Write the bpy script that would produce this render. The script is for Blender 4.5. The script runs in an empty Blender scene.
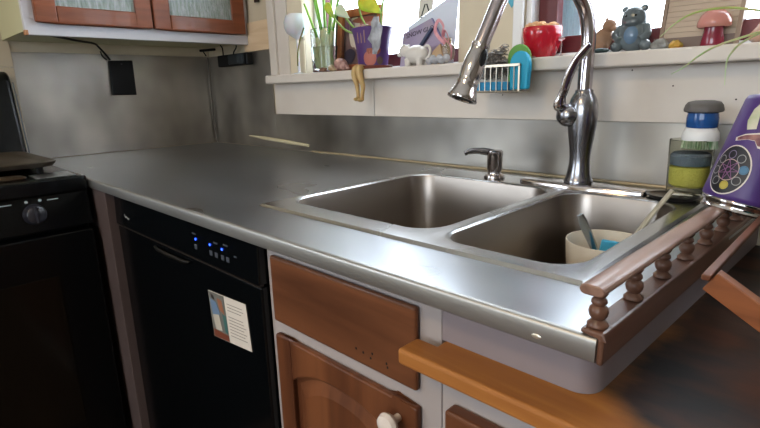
import bpy, bmesh, math, random
from mathutils import Vector, Matrix, noise
R=random.Random(7)
sc=bpy.context.scene; COL=sc.collection
PI=math.pi
V=Vector
# ------------------------------------------------------------------ materials
def srgb(h):
    h=h.lstrip('#'); c=[int(h[i:i+2],16)/255 for i in (0,2,4)]
    return tuple(x/12.92 if x<=.04045 else ((x+.055)/1.055)**2.4 for x in c)+(1,)
MATS={}
def mat(name,col,rough=.5,metal=0,spec=.5,trans=0,ior=1.45,coat=0,alpha=1,emit=None,es=0,noise_=None,bump=0,bscale=40,sub=0):
    if name in MATS: return MATS[name]
    m=bpy.data.materials.new(name); m.use_nodes=True; nt=m.node_tree; b=nt.nodes['Principled BSDF']
    c=srgb(col) if isinstance(col,str) else col
    b.inputs['Base Color'].default_value=c; b.inputs['Roughness'].default_value=rough; b.inputs['Metallic'].default_value=metal
    b.inputs['Specular IOR Level'].default_value=spec; b.inputs['Transmission Weight'].default_value=trans; b.inputs['IOR'].default_value=ior
    b.inputs['Coat Weight'].default_value=coat; b.inputs['Alpha'].default_value=alpha
    if sub: b.inputs['Subsurface Weight'].default_value=sub; b.inputs['Subsurface Scale'].default_value=.01
    if emit: b.inputs['Emission Color'].default_value=srgb(emit); b.inputs['Emission Strength'].default_value=es
    tc=None
    if noise_ or bump:
        tc=nt.nodes.new('ShaderNodeTexCoord')
    if noise_:
        c2,scale,stretch=noise_
        mp=nt.nodes.new('ShaderNodeMapping'); mp.inputs['Scale'].default_value=stretch
        n=nt.nodes.new('ShaderNodeTexNoise'); n.inputs['Scale'].default_value=scale; n.inputs['Detail'].default_value=5
        r=nt.nodes.new('ShaderNodeValToRGB'); r.color_ramp.elements[0].position=.35; r.color_ramp.elements[1].position=.68
        r.color_ramp.elements[0].color=c; r.color_ramp.elements[1].color=srgb(c2)
        nt.links.new(tc.outputs['Object'],mp.inputs['Vector']); nt.links.new(mp.outputs[0],n.inputs['Vector'])
        nt.links.new(n.outputs['Fac'],r.inputs[0]); nt.links.new(r.outputs[0],b.inputs['Base Color'])
    if bump:
        n=nt.nodes.new('ShaderNodeTexNoise'); n.inputs['Scale'].default_value=bscale; n.inputs['Detail'].default_value=3
        bp=nt.nodes.new('ShaderNodeBump'); bp.inputs['Strength'].default_value=bump; bp.inputs['Distance'].default_value=.002
        nt.links.new(tc.outputs['Object'],n.inputs['Vector']); nt.links.new(n.outputs['Fac'],bp.inputs['Height']); nt.links.new(bp.outputs[0],b.inputs['Normal'])
    MATS[name]=m; return m

def steel(name,col,r0,r1,stretch=(1,1,1),scale=6,det=2,c2=None,fine=(3,400,3)):
    if name in MATS: return MATS[name]
    m=bpy.data.materials.new(name); m.use_nodes=True; nt=m.node_tree; b=nt.nodes['Principled BSDF']; L=nt.links.new
    b.inputs['Metallic'].default_value=1; b.inputs['Base Color'].default_value=srgb(col)
    tc=nt.nodes.new('ShaderNodeTexCoord'); mp=nt.nodes.new('ShaderNodeMapping'); mp.inputs['Scale'].default_value=stretch
    L(tc.outputs['Object'],mp.inputs[0])
    n=nt.nodes.new('ShaderNodeTexNoise'); n.inputs['Scale'].default_value=scale; n.inputs['Detail'].default_value=det; n.inputs['Roughness'].default_value=.5
    L(mp.outputs[0],n.inputs['Vector'])
    mr=nt.nodes.new('ShaderNodeMapRange'); mr.inputs[1].default_value=.3; mr.inputs[2].default_value=.7; mr.inputs[3].default_value=r0; mr.inputs[4].default_value=r1
    L(n.outputs['Fac'],mr.inputs[0])
    mp2=nt.nodes.new('ShaderNodeMapping'); mp2.inputs['Scale'].default_value=fine; L(tc.outputs['Object'],mp2.inputs[0])
    n2=nt.nodes.new('ShaderNodeTexNoise'); n2.inputs['Scale'].default_value=1; n2.inputs['Detail'].default_value=2; L(mp2.outputs[0],n2.inputs['Vector'])
    mr2=nt.nodes.new('ShaderNodeMapRange'); mr2.inputs[3].default_value=-.05; mr2.inputs[4].default_value=.05; L(n2.outputs['Fac'],mr2.inputs[0])
    ad=nt.nodes.new('ShaderNodeMath'); ad.operation='ADD'; L(mr.outputs[0],ad.inputs[0]); L(mr2.outputs[0],ad.inputs[1]); L(ad.outputs[0],b.inputs['Roughness'])
    if c2:
        rp=nt.nodes.new('ShaderNodeValToRGB'); rp.color_ramp.elements[0].position=.28; rp.color_ramp.elements[1].position=.72
        rp.color_ramp.elements[0].color=srgb(col); rp.color_ramp.elements[1].color=srgb(c2)
        L(n.outputs['Fac'],rp.inputs[0]); L(rp.outputs[0],b.inputs['Base Color'])
    MATS[name]=m; return m

def wood(name,ca,cb,rough=.4,axis='x',scale=9,dark=None,bump=.15,coat=0):
    """grain running along one axis; dark=(colour, scale, threshold) adds stain patches"""
    if name in MATS: return MATS[name]
    m=bpy.data.materials.new(name); m.use_nodes=True; nt=m.node_tree; b=nt.nodes['Principled BSDF']; L=nt.links.new
    tc=nt.nodes.new('ShaderNodeTexCoord'); mp=nt.nodes.new('ShaderNodeMapping')
    s={'x':(.8,9,9),'y':(9,.8,9),'z':(9,9,.8)}[axis]; mp.inputs['Scale'].default_value=s; L(tc.outputs['Object'],mp.inputs[0])
    n=nt.nodes.new('ShaderNodeTexNoise'); n.inputs['Scale'].default_value=scale; n.inputs['Detail'].default_value=8; n.inputs['Distortion'].default_value=.6; L(mp.outputs[0],n.inputs['Vector'])
    rp=nt.nodes.new('ShaderNodeValToRGB'); rp.color_ramp.elements[0].position=.33; rp.color_ramp.elements[1].position=.68
    rp.color_ramp.elements[0].color=srgb(ca); rp.color_ramp.elements[1].color=srgb(cb); L(n.outputs['Fac'],rp.inputs[0])
    out=rp.outputs[0]
    if dark:
        n3=nt.nodes.new('ShaderNodeTexNoise'); n3.inputs['Scale'].default_value=dark[1]; n3.inputs['Detail'].default_value=7; n3.inputs['Distortion'].default_value=.5; L(tc.outputs['Object'],n3.inputs['Vector'])
        mr=nt.nodes.new('ShaderNodeMapRange'); mr.inputs[1].default_value=dark[2]-.06; mr.inputs[2].default_value=dark[2]+.09; L(n3.outputs['Fac'],mr.inputs[0])
        mx=nt.nodes.new('ShaderNodeMix'); mx.data_type='RGBA'; L(mr.outputs[0],mx.inputs[0]); L(out,mx.inputs[6]); mx.inputs[7].default_value=srgb(dark[0]); out=mx.outputs[2]
    L(out,b.inputs['Base Color']); b.inputs['Roughness'].default_value=rough; b.inputs['Specular IOR Level'].default_value=.28; b.inputs['Coat Weight'].default_value=coat
    bp=nt.nodes.new('ShaderNodeBump'); bp.inputs['Strength'].default_value=bump; bp.inputs['Distance'].default_value=.001; L(n.outputs['Fac'],bp.inputs['Height']); L(bp.outputs[0],b.inputs['Normal'])
    MATS[name]=m; return m

# ------------------------------------------------------------------ mesh helpers
class MB:
    def __init__(s): s.bm=bmesh.new()
    def face(s,vs):
        try: return s.bm.faces.new(vs)
        except ValueError: return None
    def box(s,a,b,rot=None,piv=None):
        x0,y0,z0=a; x1,y1,z1=b
        vs=[V(p) for p in ((x0,y0,z0),(x1,y0,z0),(x1,y1,z0),(x0,y1,z0),(x0,y0,z1),(x1,y0,z1),(x1,y1,z1),(x0,y1,z1))]
        if rot is not None:
            pv=V(piv) if piv else (V(a)+V(b))/2
            vs=[rot@(v-pv)+pv for v in vs]
        vs=[s.bm.verts.new(v) for v in vs]
        for f in ((0,3,2,1),(4,5,6,7),(0,1,5,4),(1,2,6,5),(2,3,7,6),(3,0,4,7)): s.face([vs[i] for i in f])
        return s
    def rings(s,rings,closed=True,cap0=True,cap1=True,loop=False):
        R_=[[s.bm.verts.new(p) for p in r] for r in rings]; n=len(R_[0])
        pr=list(zip(R_,R_[1:]))
        if loop: pr.append((R_[-1],R_[0]))
        for a,b in pr:
            for i in range(n if closed else n-1):
                j=(i+1)%n; s.face([a[i],a[j],b[j],b[i]])
        if cap0 and not loop: s.face(list(reversed(R_[0])))
        if cap1 and not loop: s.face(R_[-1])
        return s
    def tube(s,pts,rad,seg=12,flat=None,cap=True,up=None):
        """pts centre line, rad number or list; flat=(list of) second radius"""
        pts=[V(p) for p in pts]; n=len(pts)
        rad=[rad]*n if not isinstance(rad,(list,tuple)) else rad
        fl=rad if flat is None else ([flat]*n if not isinstance(flat,(list,tuple)) else flat)
        t0=(pts[1]-pts[0]).normalized(); u=V(up) if up else (V((0,0,1)) if abs(t0.z)<.9 else V((1,0,0)))
        rings=[]
        for i,p in enumerate(pts):
            t=((pts[min(i+1,n-1)]-pts[max(i-1,0)])).normalized()
            a=(u-t*u.dot(t)).normalized(); b=t.cross(a); u=a
            rings.append([p+a*math.cos(2*PI*k/seg)*rad[i]+b*math.sin(2*PI*k/seg)*fl[i] for k in range(seg)])
        return s.rings(rings,True,cap,cap)
    def lathe(s,prof,c=(0,0,0),seg=32,axis=None,sx=1,sy=1,cap0=True,cap1=True):
        c=V(c); q=V((0,0,1)).rotation_difference(V(axis)) if axis else None
        rings=[]
        for r,z in prof:
            ring=[]
            for k in range(seg):
                v=V((r*sx*math.cos(2*PI*k/seg),r*sy*math.sin(2*PI*k/seg),z))
                if q: v=q@v
                ring.append(c+v)
            rings.append(ring)
        return s.rings(rings,True,cap0,cap1)
    def ell(s,c,r,seg=16,rot=None):
        c=V(c); rings=[]; m=max(6,seg//2)
        if not isinstance(r,(tuple,list)): r=(r,r,r)
        for i in range(m+1):
            th=PI*i/m; th=min(max(th,.02),PI-.02); ring=[]
            for k in range(seg):
                v=V((r[0]*math.sin(th)*math.cos(2*PI*k/seg),r[1]*math.sin(th)*math.sin(2*PI*k/seg),-r[2]*math.cos(th)))
                if rot is not None: v=rot@v
                ring.append(c+v)
            rings.append(ring)
        return s.rings(rings)
    def prism(s,poly,d):
        """poly list of 3D points, extruded by vector d"""
        d=V(d); a=[V(p) for p in poly]; return s.rings([a,[p+d for p in a]])
    def poly(s,pts): s.face([s.bm.verts.new(p) for p in pts]); return s
def rotz(a): return Matrix.Rotation(a,3,'Z')
def rotx(a): return Matrix.Rotation(a,3,'X')
def roty(a): return Matrix.Rotation(a,3,'Y')

def wloc(p):
    l=V((0,0,0))
    while p is not None: l+=V(p.location); p=p.parent
    return l
def obj(name,mb,m,parent=None,smooth=False,bevel=0,seg=2,local=False,label=None,angle=40,mods=None,cat=None,group=None,kind=None,origin=None):
    """links ONE mesh object. vertices are given in world space unless local=True"""
    bm=mb.bm; bmesh.ops.remove_doubles(bm,verts=bm.verts,dist=1e-6)
    bmesh.ops.recalc_face_normals(bm,faces=bm.faces)
    if parent is not None and not local:
        off=wloc(parent); bmesh.ops.translate(bm,verts=bm.verts,vec=-off)
    if origin is not None: bmesh.ops.translate(bm,verts=bm.verts,vec=-V(origin))
    me=bpy.data.meshes.new(name); bm.to_mesh(me); bm.free()
    o=bpy.data.objects.new(name,me); COL.objects.link(o)
    if origin is not None: o.location=origin
    if parent is not None: o.parent=parent
    if m: me.materials.append(m)
    if smooth:
        for p in me.polygons: p.use_smooth=True
        try: me.set_sharp_from_angle(angle=math.radians(angle))
        except Exception: pass
    if bevel:
        b=o.modifiers.new('bevel','BEVEL'); b.width=bevel; b.segments=seg; b.limit_method='ANGLE'; b.angle_limit=math.radians(35); b.harden_normals=False
    for f in (mods or []): f(o)
    if label: o['label']=label
    if cat: o['category']=cat
    if group: o['group']=group
    if kind: o['kind']=kind
    return o
def thing(name,label,cat,loc=(0,0,0),rot=(0,0,0),group=None):
    o=bpy.data.objects.new(name,None); COL.objects.link(o); o.location=loc; o.rotation_euler=rot
    o.empty_display_size=.02; o['label']=label; o['category']=cat
    if group: o['group']=group
    return o
def struct(name,mb,m,**k):
    return obj(name,mb,m,kind='structure',**k)
def remesh(vox,sm=6):
    def f(o):
        r=o.modifiers.new('remesh','REMESH'); r.mode='VOXEL'; r.voxel_size=vox; r.use_smooth_shade=True
        s=o.modifiers.new('smooth','SMOOTH'); s.iterations=sm; s.factor=.5
    return f
def subd(l=1):
    def f(o):
        s=o.modifiers.new('sub','SUBSURF'); s.levels=l; s.render_levels=l
    return f
def spline(pts,n=8):
    """Catmull-Rom through points"""
    P=[V(p) for p in pts]; P=[P[0]*2-P[1]]+P+[P[-1]*2-P[-2]]; out=[]
    for i in range(1,len(P)-2):
        for k in range(n):
            t=k/n; a,b,c,d=P[i-1:i+3]
            out.append(.5*((2*b)+(c-a)*t+(2*a-5*b+4*c-d)*t*t+(3*b-a-3*c+d)*t**3))
    out.append(P[-2]); return out
def text_mb(txt,size,o,ux,uz,depth=.0004,font=None):
    """flat lettering turned into a mesh; o origin, ux text direction, uz up direction"""
    cu=bpy.data.curves.new('lettering','FONT'); cu.body=txt; cu.size=size; cu.extrude=depth; cu.align_x='LEFT'
    ob=bpy.data.objects.new('lettering',cu); COL.objects.link(ob); dg=bpy.context.evaluated_depsgraph_get()
    me=bpy.data.meshes.new_from_object(ob.evaluated_get(dg)); mb=MB(); mb.bm.from_mesh(me)
    ux=V(ux).normalized(); uz=V(uz).normalized(); un=ux.cross(uz)
    for v in mb.bm.verts: v.co=V(o)+ux*v.co.x+uz*v.co.y+un*v.co.z
    bpy.data.objects.remove(ob); bpy.data.curves.remove(cu); bpy.data.meshes.remove(me)
    return mb
def rrect(x0,x1,y0,y1,r,z,n=8,m=6):
    """rounded rectangle loop, counter clockwise, fixed topology"""
    pts=[]
    for (cx,cy,a0) in ((x1-r,y0+r,-90),(x1-r,y1-r,0),(x0+r,y1-r,90),(x0+r,y0+r,180)):
        for k in range(n+1):
            a=math.radians(a0+90*k/n); pts.append(V((cx+r*math.cos(a),cy+r*math.sin(a),z)))
        # straight side is subdivided when linking to the next corner
    out=[]; L=len(pts); per=n+1
    for i,p in enumerate(pts):
        out.append(p)
        if i%per==per-1:
            q=pts[(i+1)%L]
            for k in range(1,m): out.append(p.lerp(q,k/m))
    return out

# ------------------------------------------------------------------ palette
M_wall=mat('wall_paint','#c9bda6',.6,noise_=('#bdb199',5,(1,1,1)))
M_trim=mat('trim_paint','#d2cac1',.42,noise_=('#c9c0b7',7,(1,1,1)))
M_whitecab=mat('cabinet_white','#a39a97',.4,noise_=('#988f8c',4,(1,1,1)))
M_ceil=mat('ceiling_paint','#cfc8bb',.8)
M_steel=steel('brushed_steel','#a4a7ab',.27,.34,(1,1.6,1),4,c2='#aeb1b5',fine=(2,2,2))
M_splash=steel('smudged_steel_sheet','#827e79',.30,.42,(1,1,.8),5.5,c2='#c2bcb3',fine=(3,3,300))
M_sink=steel('sink_steel','#b2b2b2',.22,.28,(1,1,1),3,c2='#b8b8b8',fine=(2,2,2))
M_bowlst=steel('basin_steel','#9a928b',.34,.38,(1,1,1),3,fine=(2,2,2))
M_nose=steel('nosing_steel','#a8a6a2',.44,.50,(1,1,1),3,fine=(2,2,2))
M_chrome=mat('chrome','#c4bfc0',.09,1)
M_nickel=mat('dark_polished_nickel','#94949a',.24,1)
M_black=mat('black_enamel','#050709',.22,spec=.35)
M_blackm=mat('matte_black','#0a0b0d',.5,spec=.3)
M_red=mat('dark_red_sash','#5a2226',.45)
M_whitepl=mat('white_plastic','#dcdcdc',.35)

# ------------------------------------------------------------------ setting: room shell
XR,YF,H=4.0,-3.5,2.35
def slab(name,a,b,m,**k): return struct(name,MB().box(a,b),m,**k)
M_floor=wood('floor_boards','#4a3526','#6b4d36',.45,'x',3)
slab('floor',(-.14,YF-.14,-.06),(XR+.14,.14,0),M_floor)
slab('ceiling',(-.14,YF-.14,H),(XR+.14,.14,H+.08),M_ceil)
# window wall: two openings above the sill
w=MB()
SZ=1.1225
W1=(.605,1.172); W2=(1.337,2.45); WT=1.98
w.box((-.14,0,0),(XR+.14,.14,SZ))
w.box((-.14,0,WT),(XR+.14,.14,H))
w.box((-.14,0,SZ),(W1[0],.14,WT)); w.box((W1[1],0,SZ),(W2[0],.14,WT)); w.box((W2[1],0,SZ),(XR+.14,.14,WT))
struct('wall_back',w,M_wall)
# left wall with a window further towards the room
w=MB(); LW=(-2.95,-1.75,1.0,2.0)
w.box((-.14,LW[1],0),(0,0,H)); w.box((-.14,YF-.14,0),(0,LW[0],H)); w.box((-.14,LW[0],0),(0,LW[1],LW[2])); w.box((-.14,LW[0],LW[3]),(0,LW[1],H))
struct('wall_left',w,M_wall)
w=MB(); FW=(1.0,3.0,.95,2.05)
w.box((-.14,YF-.14,0),(FW[0],YF,H)); w.box((FW[1],YF-.14,0),(XR+.14,YF,H)); w.box((FW[0],YF-.14,0),(FW[1],YF,FW[2])); w.box((FW[0],YF-.14,FW[3]),(FW[1],YF,H))
struct('wall_front',w,M_wall)
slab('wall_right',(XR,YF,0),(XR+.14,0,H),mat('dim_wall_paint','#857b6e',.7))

M_glass=mat('clear_glass','#ffffff',.0,trans=1,ior=1.02)
def window(name,x0,x1,z0,z1,stiles,yy=.070):
    o=bpy.data.objects.new(name,None); COL.objects.link(o); o['kind']='structure'
    f=MB(); y0,y1=yy,yy+.025
    f.box((x0,y0-.03,z0),(x0+.012,y1+.02,z1)); f.box((x1-.012,y0-.03,z0),(x1,y1+.02,z1)); f.box((x0,y0-.03,z1-.012),(x1,y1+.02,z1))
    f.box((x0+.012,y0-.03,z0),(x1-.012,y1+.02,z0+.008))
    obj('window_frame',f,M_whitepl,o,bevel=.002)
    s=MB(); s.box((x0+.012,y0,z0+.008),(x1-.012,y1,z0+.042)); s.box((x0+.012,y0,z1-.05),(x1-.012,y1,z1-.012))
    for a,b in stiles: s.box((a,y0,z0+.042),(b,y1,z1-.05))
    obj('window_sash',s,M_red,o,bevel=.0015)
    obj('window_pane',MB().box((x0+.014,y0+.010,z0+.043),(x1-.014,y0+.013,z1-.051)),M_glass,o)
    return o
window('window_1',W1[0],W1[1],1.147,WT,[(W1[0]+.012,W1[0]+.022),(W1[1]-.022,W1[1]-.012)])
w2=window('window_2',W2[0],W2[1],1.147,WT,[(1.3495,1.3895),(1.690,1.706),(2.4,2.438)],.034)
for nm,(a,b,c,d),ax in (('window_3',LW,'x'),('window_4',FW,'y')):
    o=bpy.data.objects.new(nm,None); COL.objects.link(o); o['kind']='structure'
    f=MB()
    for (p,q,r,s_) in ((a,a+.05,c,d),(b-.05,b,c,d),((a+b)/2-.02,(a+b)/2+.02,c,d),(a,b,c,c+.05),(a,b,d-.05,d)):
        if ax=='x': f.box((-.1,p,r),(-.05,q,s_))
        else: f.box((p,YF-.1,r),(q,YF-.05,s_))
    obj('window_frame',f,M_whitepl,o)

# sill, apron and casings
SX0=.462
s=MB().box((SX0,-.058,SZ),(2.75,0,1.1475)).box((W1[0]+.001,0,SZ+.0005),(W1[1]-.001,.069,1.1475)).box((W2[0]+.001,0,SZ+.0005),(W2[1]-.001,.069,1.1475))
struct('trim_1',s,M_trim,bevel=.004,seg=3)                                 # window sill
a=MB().box((.449,-.016,1.0262),(.909,-.0005,SZ)).box((.9105,-.016,1.0262),(2.7,-.0005,SZ))
struct('trim_2',a,M_trim,bevel=.0012)                                       # apron board under the sill
c=MB().box((.431,-.014,SZ+.026),(.4685,0,2.05)); struct('trim_3',c,M_trim,bevel=.002)
c=MB().box((.4695,-.007,SZ+.026),(.5285,0,2.05)); struct('trim_6',c,M_trim,bevel=.002)
c=MB().box((.5295,-.004,SZ+.026),(.604,0,1.2480)).box((.5295,-.004,1.2492),(.604,0,2.05)); struct('trim_7',c,mat('pale_beige_paint','#d9cdb4',.5),bevel=.0008)
c=MB().box((1.314,-.010,SZ+.026),(1.3365,0,2.05)); struct('trim_4',c,M_whitepl,bevel=.003)
# bare plywood patch and painted board in the corner above the steel
obj('plywood_patch',MB().box((.272,-.008,1.2335),(.428,-.0005,1.326)),wood('pale_plywood','#c9ad8d','#d6bd9d',.6,'x',6),bevel=.001,
    label='bare pale plywood square on the wall between wall cabinet and window',cat='board')
# screw heads in the apron
# tile courses of the wall left of the steel sheet
tl=MB()
for i in range(9):
    for j in range(5):
        tl.box((.0005,-.712-.08*(i)+.0,1.185-.078*3+.08*j),(.006,-.712-.08*i+.0775,1.185-.078*3+.08*j+.0775))
struct('trim_5',tl,mat('beige_tile','#b3a791',.35),bevel=.001)

# ------------------------------------------------------------------ stainless backsplash sheets
sp=MB().box((.0005,-.639,.9115),(.004,-.0045,1.2345)); sp.box((.0005,-.642,.9115),(.0055,-.639,1.2345))
obj('left_backsplash',sp,M_splash,cat='backsplash',label='smudged stainless sheet on the left wall above the counter corner',bevel=.0005)
sp=MB().box((.0045,-.004,.9115),(.4225,-.0005,1.2325)); sp.box((.4225,-.004,.9115),(1.80,-.0005,1.0255)); sp.box((1.80,-.004,.9115),(2.6,-.0005,1.0255))
obj('rear_backsplash',sp,M_splash,cat='backsplash',label='long stainless sheet under the window sill behind sink and faucet',bevel=.0005)
cb=MB().tube([(.012,-.011,.912),(.0115,-.0105,.96),(.013,-.012,1.05),(.012,-.011,1.23)],[.002,.0042,.0022,.0022],8)
obj('corner_seam',cb,mat('dull_caulk','#5c564f',.35,.6),cat='caulk',smooth=True,label='vertical bead of sealant where the two steel sheets meet')
bd=MB().tube([(.62,-.0085,.9125),(1.2,-.0085,.9125),(1.785,-.0085,.9125)],.0032,8)
obj('rear_bead',bd,mat('tan_bead','#a3957a',.4,.3),cat='caulk',smooth=True,label='long thin tan bead where the steel counter meets the rear steel sheet')
ck=MB().tube([(.255,-.006,.9455),(.36,-.0075,.9415),(.49,-.008,.935),(.60,-.006,.929)],[.0025,.0060,.0062,.0045],8)
obj('caulk_streak',ck,mat('cream_caulk','#c9bf9f',.5),cat='caulk',smooth=True,label='cream smear of sealant low on the rear steel sheet near the corner')

# ------------------------------------------------------------------ stainless countertop with drip edge
XE0,XE1=1.7650,1.7915     # right end, front and back
ct=thing('steel_countertop','long brushed stainless countertop with rounded front edge running from stove to railing','countertop',(0,0,.888))
hx0,hx1,hy0,hy1=1.176,1.700,-.532,-.072
def topgrid(mb,z):
    xs=[0.0045,.56,hx0,hx1,None]; 
    def X(i,y): 
        return (XE0+(XE1-XE0)*(y+.64)/.64) if xs[i] is None else xs[i]
    ys=[-.634,hy0,hy1,-.0045]; g={}
    for i in range(5):
        for j,y in enumerate(ys): g[i,j]=mb.bm.verts.new((X(i,y),y,z))
    for i in range(4):
        for j in range(3):
            if (i,j)==(2,1): continue
            mb.face([g[i,j],g[i+1,j],g[i+1,j+1],g[i,j+1]])
    return g
t=MB(); g=topgrid(t,.91); g2=topgrid(t,.9065)
def strip(mb,a,b): mb.face([a[0],a[1],b[1],b[0]])
ringi=[(0,0),(1,0),(2,0),(3,0),(4,0),(4,1),(4,2),(4,3),(3,3),(2,3),(1,3),(0,3),(0,2),(0,1)]
for k in range(len(ringi)):
    a,b=ringi[k],ringi[(k+1)%len(ringi)]
    if a[1]==0 and b[1]==0: continue
    t.face([g[a],g[b],g2[b],g2[a]])
hr=[(2,1),(3,1),(3,2),(2,2)]
for k in range(4):
    a,b=hr[k],hr[(k+1)%4]; t.face([g[a],g[b],g2[b],g2[a]])
obj('counter_surface',t,M_steel,ct)
# rounded front nosing: profile extruded along x
prof=[(-.634,.91),(-.6372,.9099),(-.6386,.9093),(-.6395,.9081),(-.640,.9064),(-.6402,.9015),(-.6402,.8915),(-.6399,.8903),(-.6388,.8898),(-.632,.8900),(-.632,.9065),(-.634,.9065)]
t=MB().rings([[V((x,y,z)) for y,z in prof] for x in (.0045,.56,1.2,XE0)])
obj('front_nosing',t,M_nose,ct,smooth=True,angle=30)
ds=MB().ell((1.7175,-.6404,.8965),(.0045,.0006,.0022),12)
obj('solder_spot',ds,mat('solder','#d8d0c0',.3,.8),ct,smooth=True,label='small bright dent in the nosing')
# white carcass panels holding the counter
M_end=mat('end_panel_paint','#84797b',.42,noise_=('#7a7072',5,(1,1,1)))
e=MB()
f0,f1=1.7520,1.7730
e.prism([(f0-.02,-.6,.8335),(f0,-.58,.8335),(f1,-.002,.8335),(f1-.018,-.002,.8335),(f0-.018,-.57,.8335)],(0,0,.0535))
ce=thing('counter_carcass','pinkish white painted cabinet box carrying the steel counter above the lower wooden worktop','cabinet',(1.75,-.6,.8335))
ep=MB(); 
pts=[(1.5905,-.6,.8335)]+[(f0-.02+.02*math.sin(math.radians(a)),-.58-.02*math.cos(math.radians(a)),.8335) for a in range(0,91,15)]+[(f1,-.006,.8335),(f1-.016,-.006,.8335),(f0-.018,-.575,.8335),(1.5905,-.583,.8335)]
ep.prism(pts,(0,0,.054))
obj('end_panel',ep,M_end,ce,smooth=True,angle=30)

# ------------------------------------------------------------------ double sink
sk=thing('double_sink','stainless double bowl drop-in sink set in the steel counter','sink',(1.44,-.3,.91))
SXa,SXb,SYa,SYb=1.159,1.716,-.546,-.058
XD=1.502
Ba=(1.176,1.489,-.498,-.142,.045); Bb=(1.515,1.690,-.514,-.142,.042)
def inset(b,d,z): return rrect(b[0]+d,b[1]-d,b[2]+d,b[3]-d,max(b[4]-d*.4,.004),z)
rim=MB()
for b,(xa,xb) in ((Ba,(SXa,XD)),(Bb,(XD,SXb))):
    outer0=rrect(xa,xb,SYa,SYb,.0002,.9102); outer1=rrect(xa+(.004 if xa==SXa else 0),xb-(.004 if xb==SXb else 0),SYa+.004,SYb-.004,.0002,.9142)
    # keep the shared divider side exactly on XD
    rim.rings([outer1,inset(b,-.006,.9142),inset(b,-.0025,.9136),inset(b,0,.9115)],True,False,False)
    n=len(outer0)
    R0=[rim.bm.verts.new(p) for p in outer0]; R1=[rim.bm.verts.new(p) for p in outer1]
    for i in range(n):
        j=(i+1)%n
        if abs(outer0[i].x-XD)<.003 and abs(outer0[j].x-XD)<.003: continue
        rim.face([R0[i],R0[j],R1[j],R1[i]])
obj('sink_rim',rim,M_sink,sk,smooth=True,angle=35)
for k,b in enumerate((Ba,Bb)):
    bs=MB(); zb=.752
    rr=[inset(b,0,.9115),inset(b,.002,.905),inset(b,.006,.85),inset(b,.011,.79),inset(b,.016,.768),inset(b,.026,.757),inset(b,.045,zb+.001)]
    cx,cy=(b[0]+b[1])/2,(b[2]+b[3])/2
    last=inset(b,.045,zb+.001); rr.append([V((cx+(p.x-cx)*.3,cy+(p.y-cy)*.3,zb)) for p in last])
    bs.rings(rr,True,False,True)
    obj('basin',bs,M_bowlst,sk,smooth=True,angle=60)
    dr=MB().lathe([(.038,0),(.040,.0015),(.034,.002),(.030,-.0),(.012,.001),(.0,.004)],(cx,cy,zb+.0008),24)
    obj('drain',dr,M_chrome,sk,smooth=True)

# ------------------------------------------------------------------ faucet
fa=thing('kitchen_faucet','tall polished gooseneck pull-down faucet with a side lever behind the sink','faucet',(1.5165,-.105,.9145))
pl=MB()
# long low escutcheon tapering to both ends
def plate_ring(x,w,h):
    zb=.9147
    return [V((x,-.107+w*math.copysign(abs(math.cos(a))**.5,math.cos(a)) if abs(math.cos(a))>1e-6 else -.107,zb+max(0,math.sin(a))**.35*h*1.15)) for a in [PI*k/12 for k in range(13)]]
ring=[]
for x,w,h in ((1.404,.004,.002),(1.406,.011,.006),(1.412,.014,.007),(1.44,.017,.007),(1.49,.026,.008),(1.5165,.028,.008),(1.545,.026,.008),(1.595,.017,.007),(1.622,.014,.007),(1.629,.011,.006),(1.631,.004,.002)):
    ring.append(plate_ring(x,w,h))
pl.rings(ring)
obj('deck_plate',pl,M_chrome,fa,smooth=True,angle=50)
bz=.9225
body=MB().lathe([(.0245,bz),(.025,bz+.003),(.0235,bz+.0075),(.0215,bz+.012),(.0195,bz+.024),(.0180,.958),(.0175,.970),(.0188,.985),(.0215,1.005),(.0240,1.025),(.0252,1.042),(.0245,1.058),(.0215,1.070),(.0178,1.077),(.0150,1.081),(.0150,1.0845),(.0135,1.0855),(.0122,1.086)],(1.5145,-.105,0),36)
obj('faucet_body',body,M_nickel,fa,smooth=True,angle=60)
path=spline([(1.5145,-.105,1.084),(1.5150,-.105,1.13),(1.5155,-.1055,1.175),(1.512,-.113,1.212),(1.5025,-.132,1.243),(1.488,-.161,1.269),(1.470,-.197,1.278),(1.453,-.231,1.262),(1.440,-.257,1.230),(1.4305,-.276,1.187),(1.4245,-.288,1.158)],8)
obj('gooseneck_spout',MB().tube(path,.0122,20),mat('bright_nickel','#bdb8bf',.17,1),fa,smooth=True,angle=60)
# spray head along the spout direction
h0=V((1.4245,-.288,1.159)); h1=V((1.4105,-.3165,1.0800)); ax=(h1-h0).normalized(); Lh=(h1-h0).length
hd=MB().lathe([(.0105,-.002),(.0145,-.001),(.0148,.004),(.0138,.006),(.0150,.012),(.0172,.026),(.0178,.040),(.0172,.054),(.0168,.060),(.0176,.062),(.0168,.0645),(.0185,.071),(.0225,.081),(.0245,.0865),(.0240,.0885),(.019,.0885),(.018,.086)],h0,32,axis=ax)
obj('spray_head',hd,M_chrome,fa,smooth=True,angle=50)
sf=MB().lathe([(.0185,.0868),(.0185,.0862),(.001,.0862)],h0,24,axis=ax); obj('spray_face',sf,M_blackm,fa)
cam_dir=V((1.896,-.996,1.095))-h0; side=(cam_dir-ax*cam_dir.dot(ax)).normalized(); right=V((.713,.70,-.02)); sd=(side*.80+right*.60).normalized()
bt=h0+ax*.026+sd*.0148; tt=ax.cross(sd)
q=Matrix((sd,tt,ax)).transposed()
obj('spray_button',MB().ell(bt,(.0048,.0068,.0165),18,rot=q),M_blackm,fa,smooth=True)
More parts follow.
